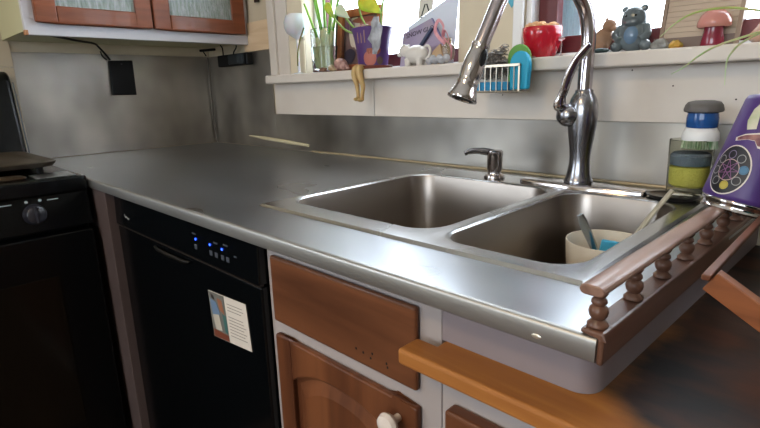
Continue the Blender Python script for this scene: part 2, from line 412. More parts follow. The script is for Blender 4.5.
# side valve and lever
obj('handle_hub',MB().ell((1.4965,-.1225,1.043),(.0205,.0205,.0200),28),M_nickel,fa,smooth=True,angle=50)
lv=spline([(1.4935,-.1390,1.0540),(1.4900,-.1440,1.0640),(1.4975,-.1455,1.0860),(1.5040,-.1455,1.1090),(1.5150,-.1435,1.1335),(1.5300,-.1400,1.1530),(1.5345,-.1385,1.1570)],6)
n=len(lv)
rr=[.0066+.0045*math.sin(PI*min(1,i/(n*.25)))*(1 if i<n*.25 else 0)+.0015*math.sin(PI*i/(n-1)) for i in range(n)]
rr[-1]=.003; rr[-2]=.0062; rr[0]=.004
obj('lever',MB().tube(lv,[r*.55 for r in rr],16,flat=rr,up=(.6,-.75,.2)),M_chrome,fa,smooth=True,angle=60)

# soap pump on the sink ledge
so=thing('soap_pump','small chrome soap dispenser pump left of the faucet','soap dispenser',(1.3425,-.108,.9145))
obj('pump_base',MB().lathe([(.0205,0),(.0212,.002),(.0200,.006),(.0145,.008),(.0130,.010),(.0130,.015),(.0152,.019),(.0152,.045),(.0160,.047),(.0160,.054),(.012,.057)],(1.3425,-.108,.9145),28),M_chrome,so,smooth=True,angle=40)
obj('pump_spout',MB().tube(spline([(1.340,-.110,.9655),(1.322,-.125,.9695),(1.305,-.139,.9700),(1.296,-.147,.9650)],5),[.0072]*6+[.0062]*6+[.0050]*4,12,flat=.0042),M_nickel,so,smooth=True)

# ------------------------------------------------------------------ bowl and tools in the right basin
bw=MB().lathe([(.030,0),(.034,.001),(.044,.012),(.0535,.040),(.0580,.075),(.0600,.1055),(.0595,.107),(.0580,.1065),(.0560,.075),(.0515,.042),(.042,.016),(.030,.006),(.001,.005)],(1.6150,-.2210,.7545),44)
obj('cream_bowl',bw,mat('cream_ceramic','#e2dacb',.28),smooth=True,angle=60,cat='bowl',label='deep cream bowl standing in the right basin of the sink',origin=(1.615,-.221,.7545))
kn=thing('table_knife','steel knife handle sticking up from the left of the cream bowl','knife',(1.600,-.20,.775))
obj('handle',MB().tube([(1.5995,-.195,.80),(1.592,-.213,.845),(1.582,-.236,.888),(1.5795,-.242,.900)],[.004,.0060,.0072,.0050],12,flat=[.0015,.002,.0024,.0018],up=(.7,.7,0)),mat('satin_steel','#b8bcc2',.22,1),kn,smooth=True)
obj('blade',MB().tube([(1.5995,-.195,.80),(1.602,-.188,.782),(1.6035,-.184,.7725)],[.006,.007,.002],10,flat=.0006,up=(.7,.7,0)),M_chrome,kn,smooth=True)
spx=thing('spatula','blue-headed scraper with a long clear handle leaning out of the cream bowl','spatula',(1.62,-.19,.775))
obj('handle',MB().tube([(1.622,-.196,.812),(1.636,-.180,.852),(1.656,-.160,.895),(1.6765,-.140,.9335)],[.0045,.0048,.0052,.0046],14,flat=.0032,up=(.7,-.7,0)),mat('milky_plastic','#c2bca8',.3,trans=.35),spx,smooth=True)
obj('scraper_head',MB().box((1.602,-.222,.795),(1.640,-.214,.8600),rot=rotz(.5)@roty(.15)),mat('sky_blue_silicone','#3d9ec4',.45),spx,bevel=.003,seg=3)
tc=thing('tan_mug','small tan mug mostly hidden at the left of the cream bowl in the right basin','mug',(1.5555,-.262,.7528))
obj('mug_body',MB().lathe([(.014,0),(.017,.002),(.0185,.03),(.019,.060),(.018,.061),(.0170,.058),(.016,.006),(.001,.005)],(1.5500,-.285,.7535),28),mat('tan_ceramic','#a98b6c',.4),tc,smooth=True,angle=50)
obj('mug_handle',MB().tube(spline([(1.5685,-.287,.803),(1.577,-.290,.800),(1.580,-.291,.788),(1.576,-.290,.776),(1.568,-.287,.772)],5),.0026,10),MATS['tan_ceramic'],tc,smooth=True)

# ------------------------------------------------------------------ brush, sponge jar, dark tray
tr=MB().lathe([(.052,0),(.060,.004),(.0615,.0055),(.056,.004),(.05,.0025),(.001,.002)],(1.668,-.105,.9145),36,sx=.62,sy=.50)
obj('drip_tray',tr,mat('dark_rubber','#191817',.4),smooth=True,cat='tray',label='thin black oval tray on the sink ledge right of the faucet',origin=(1.668,-.105,.9145))
JC=(1.6835,-.088)
jz=.9190
jr=thing('sponge_jar','tinted glass jar holding a yellow sponge beside the purple tumbler','jar',(JC[0],JC[1],jz))
obj('glass',MB().lathe([(.026,0),(.029,.001),(.030,.006),(.0315,.087),(.0310,.088),(.0295,.087),(.0280,.006),(.001,.005)],(JC[0],JC[1],jz),36),mat('smoky_glass','#dfe0d6',.02,trans=1,ior=1.08),jr,smooth=True,angle=50)
obj('dish_sponge',MB().lathe([(.022,.014),(.0268,.018),(.0280,.030),(.0278,.045),(.025,.047)],(JC[0],JC[1],jz),24),mat('yellow_sponge','#d6cf6a',.85,bump=.6,bscale=300),smooth=True,cat='sponge',label='yellow foam sponge packed inside the tinted glass jar')
obj('scouring_pad',MB().lathe([(.025,.0475),(.0280,.049),(.0285,.063),(.025,.067),(.001,.068)],(JC[0],JC[1],jz),24),mat('grey_blue_pad','#6e7b8f',.8,bump=.5,bscale=300),smooth=True,cat='scouring pad',label='grey blue pad on top of the yellow sponge inside the jar')
BC=V((1.6930,-.086,0))
br=thing('palm_brush','round dish brush with grey cap, blue grip and green bristles resting on the glass jar','brush',(BC.x,BC.y,.9935))
z0=.9935
obj('bristle_ring',MB().lathe([(.018,.012),(.0250,.0125),(.0255,.016),(.0245,.024),(.0205,.031),(.018,.032)],(BC.x,BC.y,z0),30),M_whitepl,br,smooth=True,angle=60)
bb=MB()
for k in range(44):
    a=2*PI*k/44; bb.tube([(BC.x+.0220*math.cos(a),BC.y+.0220*math.sin(a),z0+.0125),(BC.x+.0240*math.cos(a),BC.y+.0240*math.sin(a),z0+.0002)],.0013,5)
for k in range(26):
    a=2*PI*k/26; bb.tube([(BC.x+.017*math.cos(a),BC.y+.017*math.sin(a),z0+.0125),(BC.x+.019*math.cos(a),BC.y+.019*math.sin(a),z0+.0004)],.0014,5)
o=obj('bristles',bb,mat('green_bristle','#6f9a6d',.6,noise_=('#d9ddcf',260,(1,1,.05))),br); o['kind']='stuff'
obj('grip',MB().lathe([(.018,.031),(.0215,.033),(.0218,.046),(.0205,.054),(.017,.055)],(BC.x,BC.y,z0),30),mat('blue_grip','#2a5a9c',.12,trans=.25),br,smooth=True,angle=60)
obj('cap',MB().lathe([(.0215,.0545),(.0262,.0560),(.0268,.059),(.0250,.066),(.0215,.0705),(.013,.0725),(.001,.073)],(BC.x,BC.y,z0),30),mat('grey_rubber','#5a5653',.55),br,smooth=True,angle=50)
# black soap bottle half hidden by the tumbler
bo=MB().lathe([(.014,0),(.016,.002),(.017,.02),(.0165,.070),(.011,.082),(.006,.084)],(1.7555,-.105,.9115),24)
obj('black_bottle',bo,M_blackm,smooth=True,angle=50,cat='bottle',label='short black bottle between the glass jar and the purple tumbler',origin=(1.7555,-.105,.9115))

# ------------------------------------------------------------------ turned gallery rail on the counter end
RA=math.atan2(-.016,.58)   # slight skew of the counter end
RY0,RY1=-.638,-.045; RXF=1.7600
gr=thing('gallery_rail','small turned wooden gallery railing along the right end of the steel counter','railing',(RXF,RY0,.888),(0,0,RA))
M_rail=wood('walnut_rail','#4f3529','#6f4e3e',.38,'y',5,bump=.2,coat=.2)
M_railtop=wood('worn_rail_top','#6f5245','#947565',.36,'y',5,bump=.2,coat=.2)
Lr=RY1-RY0
b=MB().box((-.0085,0,.0225),(.0100,Lr,.0270)).box((.0050,0,.0),(.0100,Lr,.0225))
obj('base_trim',b,M_rail,gr,local=True,bevel=.002,seg=2)
tp=MB(); zt=.0565
prf=[(-.0080,zt+.0003),(-.0098,zt+.0032),(-.0085,zt+.0066),(-.004,zt+.0078),(.004,zt+.0078),(.0080,zt+.0064),(.0095,zt+.0032),(.0080,zt+.0003),(.005,zt-.0005),(-.005,zt-.0005)]
tp.rings([[V((x,y,z)) for x,z in prf] for y in (-.004,Lr*.3,Lr*.6,Lr)])
obj('top_rail',tp,M_railtop,gr,local=True,smooth=True,angle=35,bevel=.001)
bal=[(.0062,0),(.0078,.0005),(.0080,.0020),(.0060,.0036),(.0048,.0050),(.0066,.0072),(.0074,.0100),(.0066,.0126),(.0045,.0142),(.0060,.0158),(.0056,.0176),(.0042,.0190),(.0054,.0206),(.0062,.0218),(.0062,.0234)]
for k in range(8):
    y=.0100+.0705*k
    if y>Lr-.01: break
    obj('baluster',MB().lathe([(r_*1.0,z_*1.24) for r_,z_ in bal],(0.0005,y,.0274),20),M_rail,gr,local=True,smooth=True,angle=60)

# ------------------------------------------------------------------ lower wooden worktop
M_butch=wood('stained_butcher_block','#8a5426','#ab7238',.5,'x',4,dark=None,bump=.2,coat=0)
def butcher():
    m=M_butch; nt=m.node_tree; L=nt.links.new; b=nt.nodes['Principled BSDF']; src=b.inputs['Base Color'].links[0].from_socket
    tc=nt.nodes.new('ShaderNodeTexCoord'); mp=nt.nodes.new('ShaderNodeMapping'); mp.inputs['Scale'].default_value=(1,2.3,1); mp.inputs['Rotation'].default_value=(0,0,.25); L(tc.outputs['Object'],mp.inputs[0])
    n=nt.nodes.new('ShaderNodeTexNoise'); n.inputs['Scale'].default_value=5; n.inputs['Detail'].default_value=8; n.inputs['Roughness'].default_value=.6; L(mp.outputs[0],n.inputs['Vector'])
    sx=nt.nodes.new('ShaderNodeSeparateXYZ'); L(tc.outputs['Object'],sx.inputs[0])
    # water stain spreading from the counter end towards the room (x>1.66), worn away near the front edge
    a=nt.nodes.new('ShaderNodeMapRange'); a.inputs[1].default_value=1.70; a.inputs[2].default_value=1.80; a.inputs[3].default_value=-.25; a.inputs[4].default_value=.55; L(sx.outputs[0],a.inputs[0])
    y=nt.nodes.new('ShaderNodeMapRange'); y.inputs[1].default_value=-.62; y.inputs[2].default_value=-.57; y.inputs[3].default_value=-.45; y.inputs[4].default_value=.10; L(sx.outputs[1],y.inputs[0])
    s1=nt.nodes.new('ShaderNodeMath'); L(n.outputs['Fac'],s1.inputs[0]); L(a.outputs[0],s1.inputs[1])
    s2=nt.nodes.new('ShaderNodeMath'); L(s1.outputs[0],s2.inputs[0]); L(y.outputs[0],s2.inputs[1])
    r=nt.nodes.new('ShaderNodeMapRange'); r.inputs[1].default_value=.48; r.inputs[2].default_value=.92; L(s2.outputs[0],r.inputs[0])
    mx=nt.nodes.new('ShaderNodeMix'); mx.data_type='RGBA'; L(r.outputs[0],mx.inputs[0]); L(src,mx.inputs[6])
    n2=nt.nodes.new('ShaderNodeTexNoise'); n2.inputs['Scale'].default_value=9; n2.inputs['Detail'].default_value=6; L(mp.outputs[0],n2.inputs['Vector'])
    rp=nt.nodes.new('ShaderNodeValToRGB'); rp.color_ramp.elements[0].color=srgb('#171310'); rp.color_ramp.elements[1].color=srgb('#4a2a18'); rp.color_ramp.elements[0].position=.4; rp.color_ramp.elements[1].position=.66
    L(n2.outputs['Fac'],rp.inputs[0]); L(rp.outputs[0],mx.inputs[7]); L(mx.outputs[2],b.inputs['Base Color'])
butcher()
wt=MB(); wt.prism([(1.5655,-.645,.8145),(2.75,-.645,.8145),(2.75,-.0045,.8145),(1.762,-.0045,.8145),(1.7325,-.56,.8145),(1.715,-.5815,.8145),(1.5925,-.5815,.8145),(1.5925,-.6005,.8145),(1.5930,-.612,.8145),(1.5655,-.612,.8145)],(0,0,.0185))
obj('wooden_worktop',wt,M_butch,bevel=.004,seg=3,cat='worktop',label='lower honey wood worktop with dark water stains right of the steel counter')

# ------------------------------------------------------------------ base cabinets
M_cabw=wood('cabinet_wood','#4b2a18','#6b4128',.42,'x',3,bump=.15,coat=.1,dark=('#3c1f12',3.2,.60))
M_cabv=wood('cabinet_wood_upright','#4e2b19','#704328',.42,'z',3,bump=.15,coat=.1)
def cabinet(name,label,x0,x1,ztop,parts,ybk=-.01):
    t=thing(name,label,'cabinet',((x0+x1)/2,-.3,0))
    zs=min(ztop,.742)
    c=MB().box((x0,-.600,.09),(x1,-.582,ztop)).box((x0,-.582,.09),(x0+.016,ybk,zs)).box((x1-.016,-.582,.09),(x1,ybk,zs)).box((x0+.016,-.582,.09),(x1-.016,ybk,.106)).box((x0,-.55,0),(x1,-.535,.09))
    obj('cabinet_body',c,M_whitecab,t,bevel=.001)
    return t
c1=cabinet('sink_base_cabinet','white framed base cabinet with a dark wood drawer front and door beneath the sink',1.2590,1.5895,.8865,None)
d=MB().box((1.2765,-.6085,.7600),(1.5600,-.6003,.8640)); obj('drawer_front',d,M_cabw,c1,bevel=.0055,seg=4)
def panel_door(parent,x0,x1,z0,z1,ya,yb,arch=.03,inner=None,st=.036):
    """raised panel door: frame with arched opening and a raised field"""
    f=MB(); 
    f.box((x0,ya,z0),(x0+st,yb,z1)); f.box((x1-st,ya,z0),(x1,yb,z1)); f.box((x0+st,ya,z0),(x1-st,yb,z0+st))
    a,b=x0+st,x1-st; N=14; bot=[]
    for k in range(N+1):
        t_=k/N; z=z1-st-arch*(abs(2*t_-1)**2.5); bot.append((a+(b-a)*t_,z))
    for k in range(N):
        (xa,za),(xb,zb)=bot[k],bot[k+1]
        f.prism([(xa,ya,za),(xb,ya,zb),(xb,ya,z1),(xa,ya,z1)],(0,yb-ya,0))
    dd=obj('door',f,M_cabv,parent,bevel=.003,seg=2)
    p=MB(); ym=ya+.005
    out=[(a-.002,z0+st-.002),(b+.002,z0+st-.002)]+[(x,z+.002) for x,z in reversed(bot)]
    cx,cz=(a+b)/2,(z0+z1)/2
    def sh(pt,dx): 
        x,z=pt; sx=(1-dx/((b-a)/2)); sz=(1-dx/((z1-z0)/2-st)); return (cx+(x-cx)*sx,cz+(z-cz)*sz)
    p.rings([[V((x,ym+.008,z)) for x,z in out],[V((x,ym+.004,z)) for x,z in out],[V((*(sh(q_,.012)),0)).xzy for q_ in out] if False else [V((sh(q_,.008)[0],ym+.0045,sh(q_,.008)[1])) for q_ in out],[V((sh(q_,.026)[0],ym-.001,sh(q_,.026)[1])) for q_ in out]])
    obj('door_panel',p,M_cabv,dd)
    return dd
dr=panel_door(c1,1.2800,1.5620,.16,.7405,-.6105,-.6003)
kb=MB().lathe([(.005,0),(.005,.007),(.0065,.010),(.0125,.014),(.0145,.019),(.0125,.024),(.006,.0265),(.001,.027)],(1.5335,-.6105,.7170),24,axis=(0,-1,0))
obj('knob',kb,mat('white_porcelain','#cfc4bb',.2),dr,smooth=True,label='round white porcelain knob')
for x,z in ((1.4740,.7790),(1.4870,.7760),(1.4900,.7830),(1.5140,.7790),(1.5155,.7745),(1.4610,.7800)): obj('screw_hole',MB().ell((x,-.6087,z),(.0016,.0006,.0018),8),mat('hole_dark','#120b08',.8),c1,smooth=True)
c2=cabinet('corner_base_cabinet','white framed base cabinet with a dark wood drawer under the honey wood worktop',1.5905,2.30,.8140,None)
d=MB().box((1.6075,-.6195,.67),(1.93,-.6005,.7660)); obj('drawer_front',d,M_cabw,c2,bevel=.004,seg=3)
d=MB().box((1.6075,-.6195,.16),(1.93,-.6005,.65)); obj('door',d,M_cabv,c2,bevel=.004,seg=3)
d=MB().box((1.96,-.6195,.16),(2.28,-.6005,.7660)); obj('door',d,M_cabv,c2,bevel=.004,seg=3)
# filler board between stove and dishwasher
fl=MB().box((.47,-.630,.0),(.6470,-.594,.8865)); 
obj('filler_board',fl,mat('filler_paint','#594c4a',.5,noise_=('#4d413f',4,(1,1,1))),cat='panel',bevel=.001,label='dusky pink filler board between the black stove and the black dishwasher')

# ------------------------------------------------------------------ dishwasher
dw=thing('dishwasher','black built-in dishwasher with blue indicator lights and a recipe card on its door','dishwasher',(.96,-.3,0))
obj('tub_body',MB().box((.6495,-.590,.10),(1.2555,-.545,.884)).box((.6495,-.545,.10),(1.2555,-.02,.742)),M_blackm,dw)
obj('door_front',MB().box((.6505,-.6125,.105),(1.2550,-.590,.807)),M_black,dw,bevel=.003,seg=2)
cp=MB().prism([(.6505,-.590,.8105),(.6505,-.6155,.8105),(.6505,-.6125,.8830),(.6505,-.590,.8830)],(.6045,0,0))
cpo=obj('control_panel',cp,M_black,dw,bevel=.002,seg=2)
obj('kick_plate',MB().box((.6505,-.56,.0),(1.2550,-.545,.10)),M_blackm,dw)
ln=MB().box((.6525,-.6160,.8080),(1.2530,-.606,.8102)); obj('chrome_line',ln,mat('dull_chrome_line','#3a332f',.4,.6),dw)
# recessed pull
hp=MB().tube([(.862,-.6145,.796),(.875,-.6165,.7935),(.93,-.6175,.792),(1.0,-.6165,.7935),(1.018,-.6145,.796)],[.002,.004,.0045,.004,.002],10,flat=.003)
obj('pull_lip',hp,mat('black_lip','#15130f',.35),dw,smooth=True)
ledm=mat('blue_led','#1a3cff',.4,emit='#2a55ff',es=5)
for x in (1.0545,1.1065,1.1475):
    obj('indicator_light',MB().ell((x,-.6150,.8475),(.0022,.0009,.0022),10),ledm,cpo,smooth=True,label='glowing blue indicator light')
bm_=mat('grey_print','#3b3f47',.5)
for x in (1.0520,1.1075,1.1260,1.1470,1.1640):
    obj('button',MB().box((x-.005,-.6152,.8285),(x+.005,-.6136,.8375)),bm_,cpo,bevel=.001)
for x,z,wd in ((1.043,.8555,.012),(1.120,.8530,.013),(1.153,.8555,.014),(1.185,.8420,.008),(1.118,.8210,.012),(1.052,.8210,.008)): obj('panel_print',MB().box((x,-.6149,z),(x+wd,-.6138,z+.0025)),bm_,cpo)
lg=MB().tube([(.712,-.6154,.841),(.716,-.6154,.834),(.724,-.6154,.836),(.731,-.6154,.832),(.738,-.6154,.8345)],[.0012,.0018,.0022,.0020,.0014],8,flat=.0005)
obj('maker_mark',lg,mat('pale_print','#8d8d8a',.5),cpo,smooth=True)
# recipe card held on the door
cdm=mat('card_paper','#c9c0b5',.7)
cd=thing('recipe_card','printed card with a kitchen photo and lines of text stuck to the dishwasher door','card',(1.135,-.614,.68))
P=[(1.0775,.7575),(1.2045,.7660),(1.2115,.6845),(1.0835,.6705)]
def cq(u,v,y):   # bilinear point on the card, u to the right, v downwards
    a=V(P[0]).lerp(V(P[1]),u); b=V(P[3]).lerp(V(P[2]),u); c=a.lerp(b,v); return V((c.x,y,c.y))
def cpatch(poly,y,m,name,parent,d=.0003): obj(name,MB().prism([cq(u,v,y) for u,v in poly],(0,d,0)),m,parent)
cpatch([(0,0),(1,0),(1,1),(0,1)],-.6136,cdm,'card_sheet',cd,.0008)
cpatch([(0.01,0.01),(.44,.01),(.44,.99),(.01,.99)],-.6140,mat('photo_grey','#66655f',.5),'photo_print',cd)
pm=lambda n,c: mat(n,c,.6)
cpatch([(.03,.16),(.20,.20),(.27,.42),(.22,.55),(.06,.50)],-.6143,pm('print_blue','#5f7690'),'photo_shirt',cd)
cpatch([(.07,.05),(.15,.07),(.16,.16),(.08,.15)],-.6143,pm('print_hair','#2a1f1a'),'photo_head',cd)
cpatch([(.06,.50),(.24,.46),(.28,.80),(.10,.82)],-.6145,pm('print_apron','#b0a89a'),'photo_apron',cd)
cpatch([(.24,.10),(.36,.12),(.40,.42),(.28,.34)],-.6143,pm('print_terracotta','#8d5a40'),'photo_vase',cd)
cpatch([(.34,.42),(.43,.44),(.43,.82),(.36,.80)],-.6143,pm('print_teal','#33625e'),'photo_bottle',cd)
cpatch([(.02,.82),(.44,.86),(.44,.99),(.02,.99)],-.6142,pm('print_umber','#6b3522'),'photo_bench',cd)
tx=MB()
for i in range(11):
    v=.14+.068*i; u1=.93-.12*R.random()
    if i in (3,): continue
    tx.prism([cq(u,vv,-.6139) for u,vv in ((.50,v),(u1,v),(u1,v+.014),(.50,v+.014))],(0,.0003,0))
obj('text_lines',tx,pm('print_text','#7d776f'),cd)

# ------------------------------------------------------------------ black stove against the left wall
SY0,SY1=-1.42,-.6440; SXF=.582
st=thing('stove','black range with oven door, dark knobs and tall back console against the left wall','stove',(.3,-1.03,0))
obj('oven_body',MB().box((.03,SY0,.05),(SXF-.04,SY1,.886)),M_blackm,st,bevel=.003)
ck_=MB().box((.03,SY0,.886),(SXF+.002,SY1,.9210)); obj('cooktop',ck_,M_black,st,bevel=.005,seg=3)
pn=MB().prism([(SXF-.04,SY0,.806),(SXF-.001,SY0,.806),(SXF-.012,SY0,.8855),(SXF-.04,SY0,.8855)],(0,SY1-SY0,0)); pno=obj('knob_panel',pn,M_black,st,bevel=.002)
od=MB().box((SXF-.04,SY0+.005,.19),(SXF+.006,SY1-.004,.795)); odo=obj('oven_door',od,M_black,st,bevel=.004,seg=3)
obj('oven_window',MB().box((SXF+.0055,SY0+.10,.32),(SXF+.0075,SY1-.09,.70)),mat('oven_glass','#0c0b08',.12,spec=.4),odo,bevel=.001)
hh=MB().tube([(SXF+.004,SY0+.06,.765),(SXF+.035,SY0+.07,.765),(SXF+.038,SY0+.12,.765),(SXF+.038,-.93,.765),(SXF+.035,-.90,.765),(SXF+.004,-.89,.765)],.009,12)
obj('door_handle',hh,M_blackm,odo,smooth=True)
obj('storage_drawer',MB().box((SXF-.04,SY0+.005,.055),(SXF+.004,SY1-.004,.182)),M_black,st,bevel=.004)
for y in (-.757,-.88,-1.17,-1.30):
    k=obj('knob',MB().lathe([(.023,0),(.023,.003),(.0205,.006),(.0185,.022),(.016,.024),(.001,.0245)],(SXF-.0050,y,.847),28,axis=(1,0,.12),sy=1),mat('dark_grey_knob','#23232a',.35),pno,smooth=True,angle=40)
    obj('knob_grip',MB().box((SXF+.012,y-.0035,.830),(SXF+.0220,y+.0035,.868)),MATS['dark_grey_knob'],k,bevel=.002)
pm_=mat('white_print','#b9c4c4',.5)
for y0,y1 in ((-.842,-.795),(-.728,-.706)): obj('panel_mark',MB().box((SXF-.0100,y0,.8735),(SXF-.0085,y1,.8755)),pm_,pno)
for y in (-.768,-.742): obj('panel_stud',MB().ell((SXF-.0090,y,.8760),(.0012,.0035,.0035),8),pm_,pno,smooth=True)
obj('corner_screw',MB().ell((SXF-.006,-.6500,.9208),(.0028,.0028,.0015),10),mat('screw','#dfe5e8',.25,.5),st,smooth=True)
# back console
prof=[(.012,.905),(.10,.905),(.098,.93),(.052,1.150),(.044,1.168),(.030,1.176),(.012,1.176)]
bc=MB().prism([(x,SY0,z) for x,z in prof],(0,SY1-SY0-.012,0)); obj('back_console',bc,M_black,st,bevel=.012,seg=4)
obj('console_trim',MB().tube([(.102,SY1-.0100,.912),(.0995,SY1-.0100,.935),(.0555,SY1-.0100,1.145)],.0022,8),mat('console_edge','#565b60',.3,.7),st,smooth=True)
# flat griddle covering the burners
gd=thing('griddle_plate','dark brown cast griddle lying on the stove burners','griddle',(.25,-.86,.9215))
g_=MB(); g_.rings([rrect(.10,.47,-1.08,-.675,.035,.937),rrect(.095,.475,-1.085,-.67,.035,.943),rrect(.093,.477,-1.087,-.668,.035,.948),rrect(.103,.467,-1.077,-.678,.03,.950),rrect(.115,.455,-1.065,-.69,.028,.945)])
obj('plate',g_,mat('cast_iron_brown','#3a332a',.42,.2,noise_=('#5a4f42',12,(1,1,1))),gd,smooth=True,angle=40)
for (x,y) in ((.13,-1.05),(.44,-1.05),(.13,-.705),(.44,-.705)): obj('foot',MB().lathe([(.008,0),(.008,.0165)],(x,y,.9212),12),M_blackm,gd)
sr=MB().lathe([(.030,0),(.032,.003),(.026,.0065),(.001,.007)],(.515,-.78,.9212),24); obj('burner_cap',sr,mat('brass_cap','#33261b',.4,.5),st,smooth=True)
obj('reflection_plate',MB().rings([rrect(.485,.572,-.738,-.662,.008,.9213),rrect(.483,.574,-.740,-.660,.008,.9232),rrect(.490,.567,-.733,-.667,.006,.9225)]),M_steel,cat='plate',label='small steel plate imitating a grey reflection at the front corner of the stove top',smooth=True,angle=30)  # added plate imitating the grey reflection in the cooktop surface

# ------------------------------------------------------------------ wall cabinet
M_upw=wood('upper_door_wood','#6b3a24','#854b30',.38,'y',4,bump=.12,coat=.15)
uc=thing('wall_cabinet','white wall cabinet with two reddish wooden doors and textured glass over the left counter','cabinet',(0,-.33,1.255))
UX=.300; UY0,UY1=-.652,-.004; UZ0,UZ1=1.2555,2.05
b=MB().box((.006,UY0+.001,UZ0+.010),(UX-.018,UY0+.016,UZ1)).box((.006,UY1-.016,UZ0+.010),(UX-.018,UY1,UZ1)).box((.006,UY0+.016,UZ0+.010),(UX-.018,UY1-.016,UZ0+.024)).box((.006,UY0+.016,UZ0+.024),(.016,UY1-.016,UZ1)).box((.016,UY0+.016,UZ1-.015),(UX-.018,UY1-.016,UZ1))
obj('cabinet_box',b,mat('cabinet_side_cream','#b9b591',.5),uc,bevel=.001)
fr=MB().box((UX-.018,UY0,UZ0),(UX,UY1,UZ0+.040)).box((UX-.018,UY0,UZ1-.04),(UX,UY1,UZ1)).box((UX-.018,UY0,UZ0+.04),(UX,UY0+.028,UZ1-.04)).box((UX-.018,UY1-.022,UZ0+.04),(UX,UY1,UZ1-.04)).box((UX-.018,-.345,UZ0+.04),(UX,-.315,UZ1-.04))
obj('face_frame',fr,mat('face_frame_white','#bdbcc2',.4),uc,bevel=.0015)
obj('wood_chip',MB().box((UX-.0175,UY0-.0006,UZ0-.0004),(UX+.0006,UY0+.007,UZ0+.012)),mat('chipped_wood','#a8764f',.6),uc,bevel=.001,label='chipped patch showing bare wood')
obj('shelf_contents',MB().box((.04,-.60,1.30),(.16,-.38,1.42)).box((.04,-.28,1.30),(.15,-.06,1.45)),mat('stored_boxes','#8a8f93',.6,noise_=('#c2b48c',9,(1,3,1))),uc)
M_rib=mat('textured_glass','#e2eaec',.2,trans=.6,ior=1.35,bump=1.0,bscale=130,noise_=('#9fb0a4',26,(1,6,1)))
for ya,yb,mz in ((-.628,-.332,0),(-.327,-.024,0)):
    f=MB(); xa,xb=UX+.0005,UX+.019; s_=.050; za,zb=UZ0+.0315,UZ1-.02
    f.box((xa,ya,za),(xb,ya+s_,zb)); f.box((xa,yb-s_*.9,za),(xb,yb,zb)); f.box((xa,ya+s_,za),(xb,yb-s_*.9,za+.042)); f.box((xa,ya+s_,zb-.05),(xb,yb-s_*.9,zb))
    dd=obj('door',f,M_upw,uc,bevel=.003,seg=2)
    obj('glass_panel',MB().box((xa+.006,ya+s_-.004,za+.038),(xa+.010,yb-s_*.9+.004,zb-.046)),M_rib,dd)
for z in (1.352,1.95): obj('hinge',MB().tube([(UX+.004,-.6305,z-.012),(UX+.004,-.6305,z+.012)],.0032,10),mat('brass','#a3823c',.3,1),uc,smooth=True)

# black hanging box, its cord and the power strip in the corner
hb=thing('black_outlet_box','flat black box fixed to the left steel sheet','outlet box',(.004,-.33,1.158))
q=MB().prism([(.0045,-.367,1.2135),(.0045,-.2915,1.2155),(.0045,-.293,1.1005),(.0045,-.3705,1.1020)],(.013,0,0)); obj('box_cover',q,M_blackm,hb,bevel=.002)
obj('cover_screw',MB().ell((.018,-.330,1.203),(.0008,.003,.003),8),mat('dark_screw','#3a3a3c',.4,.5),hb,smooth=True)
obj('pull_cord',MB().tube(spline([(.2795,-.60,1.2600),(.16,-.50,1.2600),(.06,-.42,1.262),(.022,-.395,1.255),(.012,-.375,1.235),(.012,-.362,1.216)],6),.0032,8),M_blackm,smooth=True,cat='cord',label='black cord stapled under the wall cabinet and dropping to the black box')
obj('loop_cord',MB().tube(spline([(.010,-.388,1.243),(.009,-.383,1.228),(.010,-.372,1.216)],5),.002,8),M_blackm,smooth=True,cat='cord',label='short black cord end beside the top of the black box')
ps=thing('power_adapter','black plug-in adapter high on the rear steel sheet in the corner','adapter',(.22,-.004,1.21))
obj('adapter_body',MB().box((.118,-.030,1.1905),(.318,-.0045,1.2305)),M_blackm,ps,bevel=.004,seg=3)
obj('adapter_face',MB().box((.20,-.0335,1.1955),(.262,-.030,1.2265)),mat('adapter_grey','#20262b',.3),ps,bevel=.002)
obj('adapter_plug',MB().box((.270,-.040,1.194),(.308,-.030,1.227)),mat('adapter_slate','#2b3238',.4),ps,bevel=.003)
for i,pts in enumerate(([(.0105,-.03,1.2595),(.012,-.024,1.248),(.016,-.018,1.236)],[(.150,-.030,1.2650),(.158,-.028,1.255),(.150,-.022,1.240),(.146,-.020,1.231)],[(.255,-.030,1.2650),(.248,-.024,1.252),(.222,-.020,1.238),(.215,-.018,1.2310)])):
    obj('hanging_wire',MB().tube(spline(pts,5),.0022,8),M_blackm,smooth=True,cat='wire',group='hanging wires in the corner',label=('thin black wire hanging in the corner from the wall cabinet','middle black wire running into the plug-in adapter','black wire nearest the plywood square running into the adapter')[i])
obj('under_cabinet_light',MB().tube([(.05,-.058,1.2520),(.125,-.040,1.2520)],.0045,10),M_blackm,smooth=True,cat='light bar',label='short dark light bar under the rear end of the wall cabinet')
lt=MB().box((.355,-.006,1.392),(.395,-.0005,1.42)).box((.362,-.012,1.382),(.385,-.006,1.398)); obj('cabinet_latch',lt,mat('dark_bronze','#4a423c',.4,.8),bevel=.001,cat='latch',label='small dark metal latch on the wall left of the first window')

# ------------------------------------------------------------------ things on the window sill
Z=1.1476
